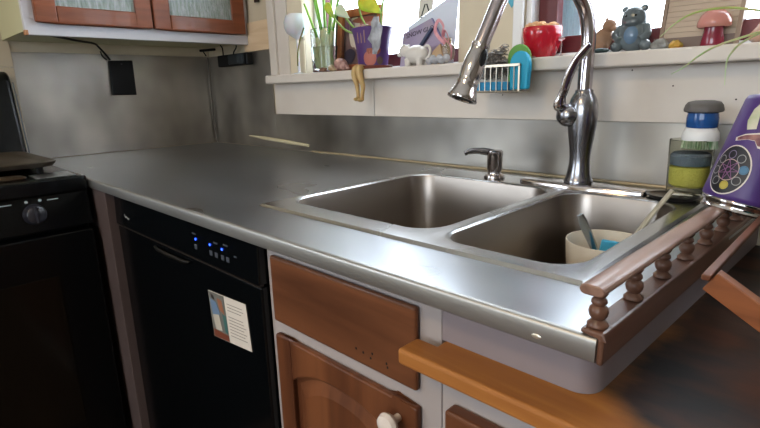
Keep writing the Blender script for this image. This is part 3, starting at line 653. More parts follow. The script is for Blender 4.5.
# frosted ball shaped cup
obj('frosted_globe_goblet',MB().lathe([(.022,0),(.024,.0015),(.004,.005),(.0030,.100),(.016,.108),(.030,.118),(.037,.134),(.037,.150),(.031,.166),(.024,.172),(.022,.170),(.031,.150),(.030,.130),(.014,.112),(.001,.108)],(.596,-.022,Z),32),mat('frosted_white_glass','#e8ecef',.25,trans=.35,sub=.3),smooth=True,angle=50,cat='goblet',label='frosted white globe goblet on a thin stem at the left end of the sill',origin=(.596,-.022,Z))
M_vg=mat('vase_glass','#eef4f4',.02,trans=1,ior=1.25)
VC=(.716,.000)
vz=thing('glass_vase','clear cylindrical glass vase of water at the left of the sill','vase',(VC[0],VC[1],Z))
obj('glass',MB().lathe([(.050,0),(.0555,.002),(.0565,.01),(.058,.118),(.0575,.119),(.0560,.118),(.0545,.010),(.001,.006)],(VC[0],VC[1],Z),40,sx=1,sy=.85),M_vg,vz,smooth=True,angle=50)
obj('water',MB().lathe([(.001,.0065),(.0535,.0102),(.0548,.070),(.001,.070)],(VC[0],VC[1],Z),32,sx=1,sy=.85),mat('water','#f4faf8',.0,trans=1,ior=1.2),vz,smooth=True,angle=50)
gs=thing('green_stalk_bunch','bunch of green onion stalks with pale roots growing in the clear glass vase','plant',(VC[0],VC[1],Z+.01))
M_gr=mat('stalk_green','#4f8f2f',.45,noise_=('#8fbf4a',30,(1,1,.2)),sub=.1); M_pale=mat('stalk_pale','#c9c79a',.5,sub=.1)
tops=[(.625,-.01,1.345),(.640,.012,1.37),(.668,-.008,1.39),(.690,.010,1.40),(.705,-.004,1.40),(.732,.01,1.39),(.775,.005,1.38),(.755,-.012,1.36)]
for i,(x,y,z) in enumerate(tops):
    b0=V((VC[0]-.028+.006*i,VC[1]-.006+.003*(i%3),Z+.012)); top=V((x,y,z)); mid=b0.lerp(top,.45)+V(((i-3.5)*-.004,0,.0))
    pp=spline([b0,mid,top],8); n=len(pp)
    obj('stalk',MB().tube(pp,[.0055-.0025*k/(n-1) for k in range(n)],8),M_gr,gs,smooth=True)
    if i<8:
        q2=[p_+V((.0,-.001,0)) for p_ in pp[:9]]; obj('root',MB().tube(q2,[.0066,.0078,.0080,.0079,.0078,.0076,.0072,.0068,.0058],8),M_pale,gs,smooth=True)
obj('drooping_leaf',MB().tube(spline([(.655,-.040,1.275),(.640,-.046,1.240),(.626,-.046,1.205),(.620,-.044,1.170)],6),.0036,8,flat=.001,up=(1,0,0)),mat('dry_leaf','#6b6a2e',.6),gs,smooth=True)
# framed painting leaning behind the pot
pf=thing('framed_painting','small painting in an orange brown wooden frame behind the purple pot','picture',(.825,.012,Z))
T=V((0,math.sin(.12),math.cos(.12))); O=V((.742,.012,Z+.0005)); UXv=V((1,0,0)); NV=UXv.cross(T)*-1   # NV points into the recess
def pq(u,v,d=0): return O+UXv*u+T*v-(UXv.cross(T))*-d
W_,H_=.168,.163
nrm=UXv.cross(T)  # towards the room
def fbox(mb,u0,u1,v0,v1,d0,d1):
    return mb.rings([[O+UXv*u+T*v+nrm*d for u,v in ((u0,v0),(u1,v0),(u1,v1),(u0,v1))] for d in (d0,d1)])
f=MB()
for a in ((.0,.020,0,H_),(W_-.012,W_,0,H_),(.020,W_-.012,0,.016),(.020,W_-.012,H_-.020,H_)): fbox(f,*a,0,.014)
obj('frame',f,wood('orange_frame','#8a4a2c','#b06a42',.4,'z',6),pf,bevel=.0015)
f=MB(); fbox(f,-.012,0,0,H_,-.004,.010); obj('outer_edge',f,mat('frame_edge_dark','#1d191b',.4),pf)
f=MB(); fbox(f,.020,W_-.012,.016,H_-.020,.002,.005); obj('canvas',f,mat('painted_umber','#4a3a3c',.6,noise_=('#7b5a52',12,(1,1,1))),pf)
def blot(name,col,pts,d):
    mb=MB(); mb.rings([[O+UXv*u+T*v+nrm*dd for u,v in pts] for dd in (d,d+.0006)]); obj(name,mb,mat('paint_'+col[1:],col,.6),pf)
def oval(cx,cy,rx,ry,n=18,w=0): return [(cx+rx*math.cos(2*PI*k/n)*(1+w*math.sin(3*2*PI*k/n)),cy+ry*math.sin(2*PI*k/n)) for k in range(n)]
blot('painted_shape','#b9a898',oval(.062,.105,.022,.042,w=.15),.0052); blot('painted_shape','#c3b2a2',oval(.092,.070,.030,.018,w=.1),.0060)
blot('painted_shape','#6b3f5c',oval(.045,.120,.020,.018),.0052); blot('painted_shape','#2a2030',oval(.05,.040,.022,.02,w=.1),.0068)
blot('painted_shape','#a86f6a',oval(.115,.115,.030,.022,w=.1),.0060); blot('painted_shape','#8a4a3a',oval(.10,.133,.045,.008),.0066)
# purple pot with an ivy style plant
PC=(.9080,-.014)
pp_=thing('purple_flower_pot','purple square-rimmed plant pot painted with orange shapes on the sill','plant pot',(PC[0],PC[1],Z))
prof=[(.040,.004),(.043,.006),(.0475,.050),(.0530,.078),(.0600,.1015),(.0590,.103),(.0560,.101),(.049,.088),(.001,.086)]
obj('pot_body',MB().lathe(prof,(PC[0],PC[1],Z),40,sx=1,sy=.8),mat('purple_glaze','#573a72',.35,noise_=('#4a2f62',10,(1,1,1))),pp_,smooth=True,angle=35)
obj('pot_saucer',MB().lathe([(.044,0),(.052,.001),(.056,.008),(.0545,.0085),(.046,.0035),(.001,.003)],(PC[0],PC[1],Z),36,sx=1,sy=.85),mat('brown_saucer','#6b3426',.4),pp_,smooth=True,angle=40)
def potpatch(a,z,ra,rz,col,nm):   # patch lying on the pot wall; a angle, z height
    mb=MB(); rings=[]
    for k in range(5):
        s2=k/4; ring=[]
        for j in range(16):
            th=2*PI*j/16; aa=a+ra*s2*math.cos(th); zz=z+rz*s2*math.sin(th)
            r_=.0475+(zz-.06)*.09+.0007 if zz>.03 else .0448+(zz-.03)*.083+.0009
            r_=.043+(zz-.006)*.0835+.0009
            ring.append(V((PC[0]+r_*math.cos(aa),PC[1]+.8*r_*math.sin(aa),Z+zz)))
        rings.append(ring)
    mb.rings(rings,True,False,False); obj(nm,mb,mat('pot_'+col[1:],col,.5),pp_,smooth=True)
va=math.atan2(-.99,.98)
potpatch(va-.30,.026,.42,.019,'#a85f50','painted_orange_fish'); potpatch(va-.05,.045,.45,.012,'#8a4a32','painted_orange_fish'); potpatch(va+.35,.020,.22,.010,'#5a4a3c','painted_brown_shape')
# silver grey dried leaf hanging over the rim
obj('silver_dried_leaf',MB().rings([[V((.9700+.020*s_*w_*(1+.12*math.sin(5*k)),-.060+.005*math.sin(3*s_+2*k)-.001*k,1.268-.0125*k)) for s_ in (-1,-.5,0,.5,1)] for k,w_ in enumerate((.35,.8,1.0,.9,1.05,.8,.6,.2))],closed=False,cap0=False,cap1=False),mat('silver_leaf','#8d8f96',.4,.2,noise_=('#b5b7bd',40,(1,1,1))),cat='leaf',smooth=True,label='crinkled silver grey leaf hanging over the front of the purple pot',mods=[lambda o:setattr(o.modifiers.new('thick','SOLIDIFY'),'thickness',.0012)])
iv=thing('trailing_vine','vine with big yellow green leaves growing out of the purple pot','plant',(PC[0],PC[1],Z+.086))
M_leaf=mat('leaf_green','#86b52c',.4,noise_=('#a9d13f',30,(1,1,1)),sub=.2); M_leaf2=mat('leaf_deep','#4f8a2e',.4,sub=.1); M_stem=mat('vine_stem','#7d9a4c',.5)
def leaf(mb,base,dirv,L_,W,nrm_=(0,-1,.3),cup=.15,n=8):
    d=V(dirv).normalized(); s_=d.cross(V(nrm_)).normalized(); u=s_.cross(d)
    rows=[]
    for i in range(n+1):
        t_=i/n; w=W*math.sin(PI*min(1,t_**.6))**.8*(1-t_*.35) if 0<t_<1 else .0004
        c=V(base)+d*L_*t_-u*cup*L_*t_*t_*.6
        rows.append([c-s_*w+u*cup*w*.6,c-s_*w*.5+u*.1*w,c,c+s_*w*.5+u*.1*w,c+s_*w+u*cup*w*.6])
    return mb.rings(rows,closed=False,cap0=False,cap1=False)
solid=lambda t_: (lambda o: (setattr(o.modifiers.new('thick','SOLIDIFY'),'thickness',t_)))
M_leaf3=mat('leaf_silvery','#b9cbb4',.45,sub=.1)
for stem,lf in (([(.900,-.004,1.235),(.888,-.030,1.275),(.898,-.050,1.310),(.915,-.058,1.322)],((.913,-.058,1.322),(.85,-.05,-.55),.085,.027,M_leaf)),
                ([(.890,-.004,1.235),(.845,-.035,1.245),(.815,-.048,1.270),(.790,-.052,1.300)],((.775,-.055,1.325),(.55,0,-.8),.055,.013,M_leaf)),
                ([(.890,.004,1.235),(.850,-.020,1.255),(.828,-.035,1.285)],((.800,-.040,1.312),(.75,-.1,-.45),.062,.017,M_leaf3)),
                ([(.925,.0,1.235),(.950,-.02,1.29),(.965,-.02,1.33)],((.965,-.02,1.33),(.3,-.2,.9),.05,.016,M_leaf2))):
    obj('stem',MB().tube(spline(stem,6),.0026,8),M_stem,iv,smooth=True)
    mb=MB(); leaf(mb,lf[0],lf[1],lf[2],lf[3]); obj('leaf',mb,lf[4],iv,smooth=True,mods=[solid(.0012)])
for i in range(3):   # pale roots over the rim
    x=.905+.012*i; obj('root_strand',MB().tube(spline([(x,-.008,1.236),(x-.002,-.050,1.255),(x-.006,-.0575,1.242),(x-.008,-.0545,1.212)],5),.0014,6),mat('root_tan','#a88a78',.6),iv,smooth=True)
# shells and pebbles
def shell(name,label,c,r,col,rot=0,col2=None):
    mb=MB(); N=26; c=V(c)
    for k in range(N):
        a=k*.55; f=1-k/N; cc=c+rotz(rot)@V((r*1.5*(k/N)-.6*r,-r*.25*f*math.cos(a),r*.55*f+.35*r*f*math.sin(a)*.5+r*.12)); mb.ell(cc,r*.58*f+.0012,10)
    zmin=min(v.co.z for v in mb.bm.verts); bmesh.ops.translate(mb.bm,verts=mb.bm.verts,vec=(0,0,Z+.0003-zmin))
    return obj(name,mb,mat('shell_'+col[1:],col,.4,noise_=(col2 or '#d8cbb8',60,(1,1,1))),smooth=True,cat='shell',group='sea shells on the sill',label=label,mods=[remesh(.0012,3)])
shell('sea_shell','pink striped spiral sea shell in front of the framed painting',(.818,-.036,Z),.024,'#7d4b48',0,'#c9a59a')
shell('sea_shell','smaller cream spiral shell between pebble and pink shell',(.778,-.040,Z),.012,'#a88e6a',.3)
obj('brown_pebble',MB().ell((.738,-.045,Z+.0065),(.014,.009,.0065),16),mat('pebble','#6b4a3a',.5,noise_=('#8a6a58',80,(1,1,1))),smooth=True,cat='pebble',label='small round brown pebble at the foot of the glass vase')
obj('flat_coin_dish',MB().lathe([(.012,0),(.016,.002),(.001,.003)],(.893,-.052,Z),20),mat('coin_bronze','#5a4a3c',.35,.6),smooth=True,cat='coin',label='flat bronze disc on the sill in front of the purple pot')
# doll legs dangling over the edge
dl=thing('doll_legs','pair of little tan doll legs hanging over the front edge of the sill','ornament',(.91,-.06,Z))
M_tan=mat('tan_skin_plastic','#b3945f',.5,noise_=('#c2a572',30,(1,1,1)),sub=.1)
for pts in ([(.8990,-.050,1.1505),(.8950,-.0650,1.1490),(.8925,-.0680,1.132),(.9005,-.0680,1.108),(.9035,-.0680,1.085),(.9030,-.0680,1.0735)],[(.9110,-.050,1.1505),(.9095,-.0660,1.1490),(.9140,-.0690,1.130),(.9245,-.0700,1.106),(.9215,-.0700,1.084),(.9200,-.0700,1.0715)]):
    q_=spline(pts,5); n=len(q_); obj('leg',MB().tube(q_,[.0082+.0016*math.sin(PI*k/n*2)-.0020*k/n for k in range(n)],12).ell(q_[-1]+V((.001,-.006,-.001)),(.0062,.011,.0050),12).tube([q_[-2],q_[-1]],.0058,8),M_tan,dl,smooth=True,mods=[remesh(.0009,3)])
# animal shaped creamer
cw=MB()
CX=1.070; CY=-.030
cw.ell((CX+.002,CY,Z+.0265),(.034,.020,.0215),20); cw.ell((CX-.030,CY-.004,Z+.037),(.0165,.014,.0145),16); cw.ell((CX-.0465,CY-.006,Z+.029),(.008,.0065,.006),12)
for dx in (-.018,.018):
    for dy in (-.009,.009): cw.tube([(CX+dx,CY+dy,Z),(CX+dx,CY+dy,Z+.018)],[.0078,.009],12)
for dy in (-.010,.008): cw.ell((CX-.028,CY+dy-.002,Z+.0475),(.003,.0055,.005),10)
cwt=thing('animal_creamer','glossy white animal shaped creamer jug standing on the sill before the lilac card','creamer',(CX,CY,Z))
M_porc=mat('white_glaze','#cfcac4',.18)
obj('jug_body',cw,M_porc,cwt,smooth=True,mods=[remesh(.0012,5)])
obj('jug_handle',MB().tube(spline([(CX+.022,CY,Z+.038),(CX+.036,CY,Z+.044),(CX+.044,CY,Z+.032),(CX+.038,CY,Z+.018),(CX+.027,CY,Z+.015)],5),.0034,10),M_porc,cwt,smooth=True)
# lilac greeting card with lettering, leaning; sheet of paper behind; pen
def leaning(x0,y0,z0,ang,lean):   # returns basis for a leaning flat card: origin, u along bottom, v up
    u=V((math.cos(ang),0,math.sin(ang))); v=V((-math.sin(ang),0,math.cos(ang))); v=(v+V((0,lean,0))).normalized(); return V((x0,y0,z0)),u,v,u.cross(v)
O1,U1,V1,N1=leaning(.992,.000,Z+.0015,.0,.22)
def cardm(mb,O_,U_,V_,N_,pts,d0,d1): return mb.rings([[O_+U_*a+V_*b+N_*d for a,b in pts] for d in (d0,d1)])
gc=thing('lilac_greeting_card','lilac card lettered SNOW GLO leaning in the first window','card',O1)
cardpts=[(0,0),(.137,0),(.130,.048),(.083,.112),(-.003,.083)]
obj('card_sheet',cardm(MB(),O1,U1,V1,N1,cardpts,0,.002),mat('lilac_card','#9c909c',.6,noise_=('#8b7da6',10,(1,1,1))),gc)
ua=math.atan2(.012,.071); ut=(U1*math.cos(ua)+V1*math.sin(ua)); vt=(V1*math.cos(ua)-U1*math.sin(ua))
obj('lettering',text_mb('SNOW GLO',.0160,O1+U1*.010+V1*.070+N1*.0024,ut,vt,.0003),mat('ink','#241c30',.5),gc)
obj('spine_edge',cardm(MB(),O1,U1,V1,N1,[(.137,0),(.140,0),(.133,.048),(.086,.112),(.083,.112),(.130,.048)],-.002,.003),mat('spine_violet','#6f6a94',.5),gc)
O2,U2,V2,N2=leaning(.985,.030,Z+.0015,.0,.14)
pr=thing('white_paper_print','white sheet with a printed black-legged bird leaning behind the lilac card','paper',O2)
obj('sheet',cardm(MB(),O2,U2,V2,N2,[(.0,0),(.15,0),(.15,.165),(.145,.168),(-.002,.100)],0,.0015),mat('cool_paper','#c8cede',.6),pr)
obj('printed_sheet',cardm(MB(),O2,U2,V2,N2,[(.03,.115),(.075,.136),(.075,.24),(.03,.24)],.002,.0030),mat('warm_paper','#c9c4be',.6),pr)
for a,b in (((.050,.150),(.040,.118)),((.055,.150),(.064,.131))): obj('bird_leg',cardm(MB(),O2,U2,V2,N2,[(a[0]-.0022,a[1]),(a[0]+.0022,a[1]),(b[0]+.0018,b[1]),(b[0]-.0018,b[1])],.0031,.0036),mat('print_black','#22242a',.5),pr)
pe=V(O1+U1*.060+V1*.040+N1*.0075); pt=V(O1+U1*.094+V1*.086+N1*.0075)
obj('blue_marker',MB().tube([pe,pt],.0048,14),mat('navy_marker','#2c3350',.4),smooth=True,cat='marker',label='short dark blue marker lying diagonally on the lilac card',angle=40)
obj('tan_wedge',MB().prism([(1.108,-.028,Z),(1.148,-.028,Z),(1.150,-.028,Z+.008),(1.140,-.028,Z+.046),(1.118,-.028,Z+.030)],(0,.006,0)),wood('tan_wedge_wood','#a98b68','#bfa283',.6,'z',6),bevel=.001,cat='wood piece',label='tan wooden wedge right of the white creamer')
pb=thing('ribboned_bottle','tiny glass bottle tied with pink ribbon at the right end of the first window','bottle',(1.150,-.010,Z))
obj('bottle_body',MB().lathe([(.010,0),(.014,.002),(.0165,.014),(.0155,.030),(.008,.036),(.007,.046),(.0085,.048),(.006,.048),(.006,.034),(.001,.004)],(1.150,-.010,Z+.010),24),mat('amber_glass','#d9c9b0',.05,trans=.8,ior=1.3),pb,smooth=True)
rbm=mat('pink_ribbon','#b56a78',.5,noise_=('#d9a0a8',60,(1,1,1)))
for pts in ([(1.146,-.014,Z+.045),(1.130,-.018,Z+.060),(1.118,-.018,Z+.078),(1.128,-.018,Z+.098),(1.142,-.018,Z+.085),(1.140,-.018,Z+.066),(1.150,-.016,Z+.048)],[(1.152,-.014,Z+.046),(1.158,-.020,Z+.058),(1.150,-.022,Z+.074),(1.142,-.020,Z+.060)],[(1.156,-.014,Z+.044),(1.166,-.020,Z+.036),(1.168,-.022,Z+.020),(1.164,-.022,Z+.008)]):
    obj('ribbon_loop',MB().tube(spline(pts,6),.0040,8,flat=.0012,up=(0,0,1)),rbm,pb,smooth=True)
cr=MB()
for i in range(9): cr.ell((1.122+.0062*i,-.043+.005*math.sin(i*2),Z+.0085+.0022*(i%3)),(.0085,.009,.0085),8,rot=rotz(i)@rotx(i*.3))
obj('clear_quartz_cluster',cr,mat('quartz','#e6e8ee',.08,trans=.6,ior=1.35),cat='crystal',label='row of clear quartz chunks at the right end of the first window sill')

# wire caddy hanging on the sill with scrubbers
cdd=thing('wire_sink_caddy','small metal wire caddy with slatted front hung on the front of the window sill','caddy',(1.335,-.07,1.08))
wm=mat('brushed_wire','#b5aa9a',.3,.9)
X0,X1,YA,YB,ZA,ZB=1.270,1.3860,-.098,-.0620,1.0845,1.1345
w_=MB()
for y in (YA,YB):
    w_.tube([(X0,y,ZA),(X1,y,ZA)],.0016,8)
w_.tube([(X0,YA,ZA),(X0,YB,ZA)],.0016,8).tube([(X1,YA,ZA),(X1,YB,ZA)],.0016,8)
for k in range(1,5): w_.tube([(X0,YA+(YB-YA)*k/5,ZA),(X1,YA+(YB-YA)*k/5,ZA)],.001,6)
obj('wire_bottom',w_,wm,cdd,smooth=True)
w_=MB().box((X0,YA-.0012,ZB-.003),(X1,YA+.0012,ZB+.0025)).box((X0,YA-.0012,ZA),(X0+.003,YA+.0012,ZB)).box((X1-.004,YA-.0012,ZA),(X1,YA+.0012,ZB))
obj('front_frame',w_,wm,cdd,bevel=.0005)
w_=MB()
for k in range(1,9): x=X0+(X1-X0)*k/9; w_.tube([(x,YA,ZA),(x,YA,ZB)],.0011,8)
obj('front_bars',w_,wm,cdd,smooth=True)
for x in (X0+.002,X1-.002):
    obj('hanging_hook',MB().tube([(x,YA,ZB-.001),(x,YB,ZB-.001),(x,YB,1.1495),(x,-.040,1.1495)],.0014,8),wm,cdd,smooth=True)
obj('rear_upright',MB().tube([(X0+.002,YB,ZA),(X0+.002,YB,ZB)],.0014,8),wm,cdd,smooth=True)
# steel wool: tangled curls
sw=MB(); rs=random.Random(3)
for k in range(300):
    c0=V((rs.uniform(1.277,1.346),-.081+rs.gauss(0,.0055),0)); c0.y=min(max(c0.y,-.089),-.071); c0.z=rs.uniform(1.111,1.151+.45*(c0.x-1.295)); a=rs.random()*6; tl_=rs.random()*3; r_=.0035+rs.random()*.004; pts=[]
    for j in range(9):
        t_=a+j*.8; v=V((r_*math.cos(t_),.6*r_*math.sin(t_),.0008*j)); pts.append(c0+rotx(tl_)@v)
    sw.tube(pts,.00085,4,cap=False)
o=obj('steel_wool',sw,mat('steel_wool_metal','#8b8784',.32,.9),cat='steel wool',label='grey curly steel wool scrubber in the wire caddy',kind=None)
obj('blue_scrubber',MB().prism([(1.3800+.0210*math.cos(a),-.0925,1.1335+.0260*math.sin(a)) for a in [PI*k/12 for k in range(13)]]+[(1.3610,-.0925,1.0885),(1.3985,-.0925,1.0885)],(0,.013,0)),mat('turquoise_sponge','#1d9cc2',.5,bump=.2,bscale=200),bevel=.003,seg=3,cat='scrubber',label='turquoise blue rounded scrubber standing in the wire caddy')
obj('green_scrubber',MB().prism([(1.3690+.0240*math.cos(a),-.0765,1.1480+.0250*math.sin(a)) for a in [PI*k/12 for k in range(13)]]+[(1.3460,-.0765,1.0895),(1.3900,-.0765,1.0895)],(0,.010,0)),mat('green_sponge','#5f9440',.55),bevel=.003,seg=3,cat='scrubber',label='green rounded scrubber behind the turquoise one in the wire caddy')
obj('blue_sponge',MB().box((1.273,-.0925,1.0870),(1.3555,-.072,1.1040)),mat('deep_blue_sponge','#2a86b5',.7,bump=.5,bscale=300),bevel=.002,cat='sponge',label='flat blue sponge in the bottom of the wire caddy beneath the steel wool')

# red bowl
RB=(1.3830,-.012)
rbt=thing('red_bowl','glossy red bowl filled with pale orange flakes at the left of the second window','bowl',(RB[0],RB[1],Z))
obj('bowl_body',MB().lathe([(.0225,0),(.0245,.001),(.0265,.004),(.0325,.016),(.0365,.031),(.0385,.045),(.0385,.0575),(.0378,.0582),(.0368,.0575),(.0368,.044),(.0345,.032),(.032,.019),(.024,.006),(.001,.005)],(RB[0],RB[1],Z),44),mat('red_glaze','#b3152a',.15,coat=.5),rbt,smooth=True,angle=60)
fk=MB(); rs=random.Random(5)
for k in range(70):
    a=rs.random()*2*PI; r_=.031*math.sqrt(rs.random()); c=V((RB[0]+r_*math.cos(a),RB[1]+r_*math.sin(a),Z+.0555+rs.random()*.014*(1-r_/.06)))
    fk.ell(c,(.006,.0045,.0022),8,rot=rotz(rs.random()*6)@rotx(rs.random()*2))
obj('orange_flakes',fk,mat('orange_flake','#dba878',.6,noise_=('#e8c49c',80,(1,1,1))),cat='food',kind='stuff',label='heap of pale orange flakes in the red bowl')
obj('little_glass_stand',MB().lathe([(.008,0),(.009,.001),(.0015,.004),(.0012,.030),(.007,.033),(.007,.036),(.0012,.038),(.001,.060)],(1.4225,-.010,Z),16),mat('thin_glass','#e6d9d9',.05,trans=.8,ior=1.2),smooth=True,cat='glass ornament',label='thin clear glass stick ornament right of the red bowl')
# pale blue patterned curtain panel behind glass
cu=MB(); rows=[]
for z in (1.192,1.5,1.92): rows.append([V((1.3800+.040*k/24,.078+.003*math.sin(k*1.6),z)) for k in range(25)])
cu.rings(rows,closed=False,cap0=False,cap1=False)
obj('pale_blue_curtain',cu,mat('sheer_blue','#b7ccd3',.7,trans=.35),smooth=True,cat='curtain',label='narrow pale blue pleated curtain at the left of the second window',mods=[solid(.0008)])
# curled brown figurine
bf=MB(); c=V((1.4955,.0,Z))
bf.ell(c+V((0,0,.0225)),(.0185,.014,.026),16,rot=roty(.45)); bf.ell(c+V((.0140,-.003,.049)),(.0125,.011,.0115),14); bf.ell(c+V((.0235,-.006,.043)),(.0062,.006,.005),10); bf.ell(c+V((.006,.004,.060)),(.0035,.0025,.005),10); bf.ell(c+V((-.012,-.004,.008)),(.012,.011,.0085),12); bf.ell(c+V((.010,-.007,.012)),(.006,.006,.012),10)
obj('brown_figurine',bf,mat('brown_clay','#a07a5c',.5,noise_=('#8a644a',40,(1,1,1))),smooth=True,cat='figurine',label='matte tan brown crouching animal figurine left of the blue grey one',mods=[remesh(.001,5)],origin=tuple(c))
obj('dark_stone',MB().ell((1.5090,-.034,Z+.0048),(.0150,.008,.0048),14),mat('dark_green_stone','#2a3a3a',.3),smooth=True,cat='stone',label='flat dark green stone at the foot of the brown figurine')
# blue grey ceramic animal
c=V((1.5545,-.008,Z))
fgt=thing('ceramic_bear','glossy blue grey ceramic bear sitting on the sill of the second window','figurine',c)
ff=MB(); ff.ell(c+V((0,0,.026)),(.0265,.022,.0265),24); ff.ell(c+V((-.001,-.001,.0555)),(.0215,.019,.0215),20); ff.ell(c+V((0,-.014,.050)),(.013,.009,.009),14)
for sx_ in (-1,1):
    ff.ell(c+V((.0155*sx_-.001,.000,.0720)),(.0070,.0055,.0062),12); ff.ell(c+V((.024*sx_,-.012,.010)),(.010,.013,.0095),14)
    ff.tube([c+V((.021*sx_,-.004,.043)),c+V((.0270*sx_,-.014,.028)),c+V((.018*sx_,-.021,.020))],[.007,.007,.006],12)
M_fg=mat('blue_grey_glaze','#4d565a',.2,noise_=('#69757a',20,(1,1,1)),coat=.5)
obj('bear_body',ff,M_fg,fgt,smooth=True,mods=[remesh(.0011,5)])
obj('bear_belly',MB().ell(c+V((.001,-.0115,.027)),(.0150,.0130,.0175),20),mat('pale_blue_glaze','#5f7890',.18,coat=.5),fgt,smooth=True,label='lighter blue belly')
dk=mat('eye_black','#101214',.2)
for sx_ in (-1,1): obj('eye',MB().ell(c+V((.0080*sx_-.001,-.0185,.0600)),.0019,10),dk,fgt,smooth=True)
obj('small_brown_pot',MB().lathe([(.007,0),(.010,.002),(.0115,.015),(.012,.021),(.0105,.021),(.009,.005),(.001,.004)],(1.5925,.018,Z),20),mat('brown_clay_pot','#5a3a34',.5),smooth=True,cat='pot',label='tiny brown clay pot behind the crystal beside the ceramic bear')
def crystal(name,label,c,sx_,sy_,sz,m,seed):
    rs=random.Random(seed); mb=MB(); rings=[]
    for i in range(5):
        t_=i/4; s2=(.75,1,.95,.7,.35)[i]; rings.append([V((c[0]+sx_*s2*math.cos(2*PI*k/8)*(1+rs.uniform(-.12,.12)),c[1]+sy_*s2*math.sin(2*PI*k/8)*(1+rs.uniform(-.12,.12)),Z+.0003+sz*t_*(1+(rs.uniform(-.12,.1) if i not in (0,) else 0)))) for k in range(8)])
    mb.rings(rings); obj(name,mb,m,cat='crystal',group='crystals beside the ceramic bear',label=label)
crystal('grey_crystal','clear grey rock crystal on the sill right of the ceramic bear',(1.6020,-.020),.0165,.011,.0175,mat('grey_quartz','#cfcfca',.15,trans=.5,ior=1.35,noise_=('#8d8b86',60,(1,1,1))),1)
crystal('yellow_crystal','small honey yellow crystal between grey crystal and mushroom',(1.6275,-.024),.0110,.009,.0130,mat('honey_crystal','#d2a94f',.2,trans=.3,sub=.2),4)
# slatted tan panel leaning in the window
sl=thing('slatted_panel','tan ribbed panel with a dark bottom edge leaning in the second window behind the mushroom','panel',(1.62,.005,Z))
O3=V((1.594,.002,Z+.0005)); U3=V((1,0,.0)); V3=V((.05,.06,1)).normalized(); N3=U3.cross(V3).normalized()
def pbx(mb,a,b,c_,d_,e0,e1): return mb.rings([[O3+U3*u+V3*v+N3*d for u,v in ((a,c_),(b,c_),(b,d_),(a,d_))] for d in (e0,e1)])
mb=MB()
for k in range(26): pbx(mb,.006,.110,.018+.0085*k,.0260+.0085*k,.001,.004)
pbx(mb,.006,.110,.018,.24,0,.001)
obj('ribbed_face',mb,mat('tan_ribs','#b3a18e',.6),sl)
mb=MB(); pbx(mb,.0,.006,0,.245,0,.007); pbx(mb,.110,.116,0,.245,0,.007); obj('side_edge',mb,mat('panel_edge','#8c7765',.5),sl)
mb=MB(); pbx(mb,.006,.110,0,.018,0,.006); obj('bottom_edge',mb,mat('panel_dark_edge','#6f5c52',.5),sl)
# ceramic mushroom
mc=V((1.6785,-.020,Z))
ms=thing('pink_mushroom','pink capped ceramic mushroom with a dark red stem on the sill','mushroom ornament',mc)
obj('stem',MB().lathe([(.0165,0),(.0172,.002),(.0150,.015),(.0135,.026),(.0140,.034)],mc,28),mat('plum_glaze','#7c2438',.18,coat=.4),ms,smooth=True,angle=50)
obj('cap',MB().lathe([(.012,.0325),(.0215,.0285),(.0238,.031),(.0235,.037),(.0200,.0465),(.0130,.0535),(.005,.0565),(.001,.057)],mc,32),mat('pink_glaze','#c08076',.16,coat=.4),ms,smooth=True,angle=70)
# pale vase at the far right
vc=V((1.7590,-.008,Z))
obj('pale_pink_vase',MB().lathe([(.024,0),(.028,.001),(.0345,.006),(.0350,.014),(.0270,.024),(.0205,.036),(.0180,.060),(.0170,.10),(.019,.135),(.022,.15),(.0200,.15),(.015,.10),(.015,.05),(.001,.01)],vc,40),mat('blush_glaze','#c7a795',.2,coat=.4,sub=.2),smooth=True,angle=60,cat='vase',label='pale pink waisted vase right of the pink mushroom',origin=tuple(vc))
# spider plant in a pot beyond the vase
sc_=V((1.900,-.006,Z))
spt=thing('spider_plant','spider plant with long arching green leaves at the right end of the sill','plant',sc_)
obj('plant_pot',MB().lathe([(.030,0),(.034,.002),(.042,.07),(.046,.075),(.046,.085),(.042,.085),(.038,.07),(.001,.066)],sc_,32),mat('terracotta','#a2603f',.7),spt,smooth=True,angle=50)
M_sp=mat('spider_leaf','#93b86c',.4,noise_=('#d2dfb8',14,(1,1,1)),sub=.15)
def blade(pts,wd):
    wd*=.78
    q_=spline(pts,8); n=len(q_); return MB().tube(q_,[max(.0004,wd*math.sin(PI*min(.98,(k/n)*.8+.15))) for k in range(n)],8,flat=.0005,up=(.3,-.5,.8))
for pts,wd in (([(1.893,-.012,1.225),(1.830,-.060,1.215),(1.770,-.095,1.186),(1.715,-.118,1.1925),(1.675,-.120,1.1905),(1.650,-.120,1.178),(1.6315,-.120,1.161)],.0024),
               ([(1.890,-.016,1.222),(1.840,-.070,1.195),(1.790,-.105,1.170),(1.755,-.120,1.1570),(1.7110,-.120,1.1440),(1.6870,-.120,1.131),(1.6680,-.120,1.115),(1.6520,-.120,1.106)],.0026),
               ([(1.889,-.018,1.222),(1.830,-.085,1.20),(1.775,-.112,1.166),(1.7400,-.120,1.1470),(1.7265,-.120,1.1330),(1.7215,-.120,1.118),(1.7225,-.120,1.088)],.0026),
               ([(1.891,-.014,1.224),(1.84,-.05,1.26),(1.79,-.09,1.255),(1.757,-.112,1.205),(1.7535,-.118,1.187)],.0030),
               ([(1.91,-.004,1.224),(1.96,-.04,1.28),(2.02,-.08,1.22)],.003),([(1.905,-.01,1.224),(1.93,-.09,1.27),(1.95,-.15,1.18)],.003),([(1.90,.0,1.224),(1.92,.02,1.30),(1.96,.03,1.36)],.003)):
    obj('blade',blade(pts,wd),M_sp,spt,smooth=True)
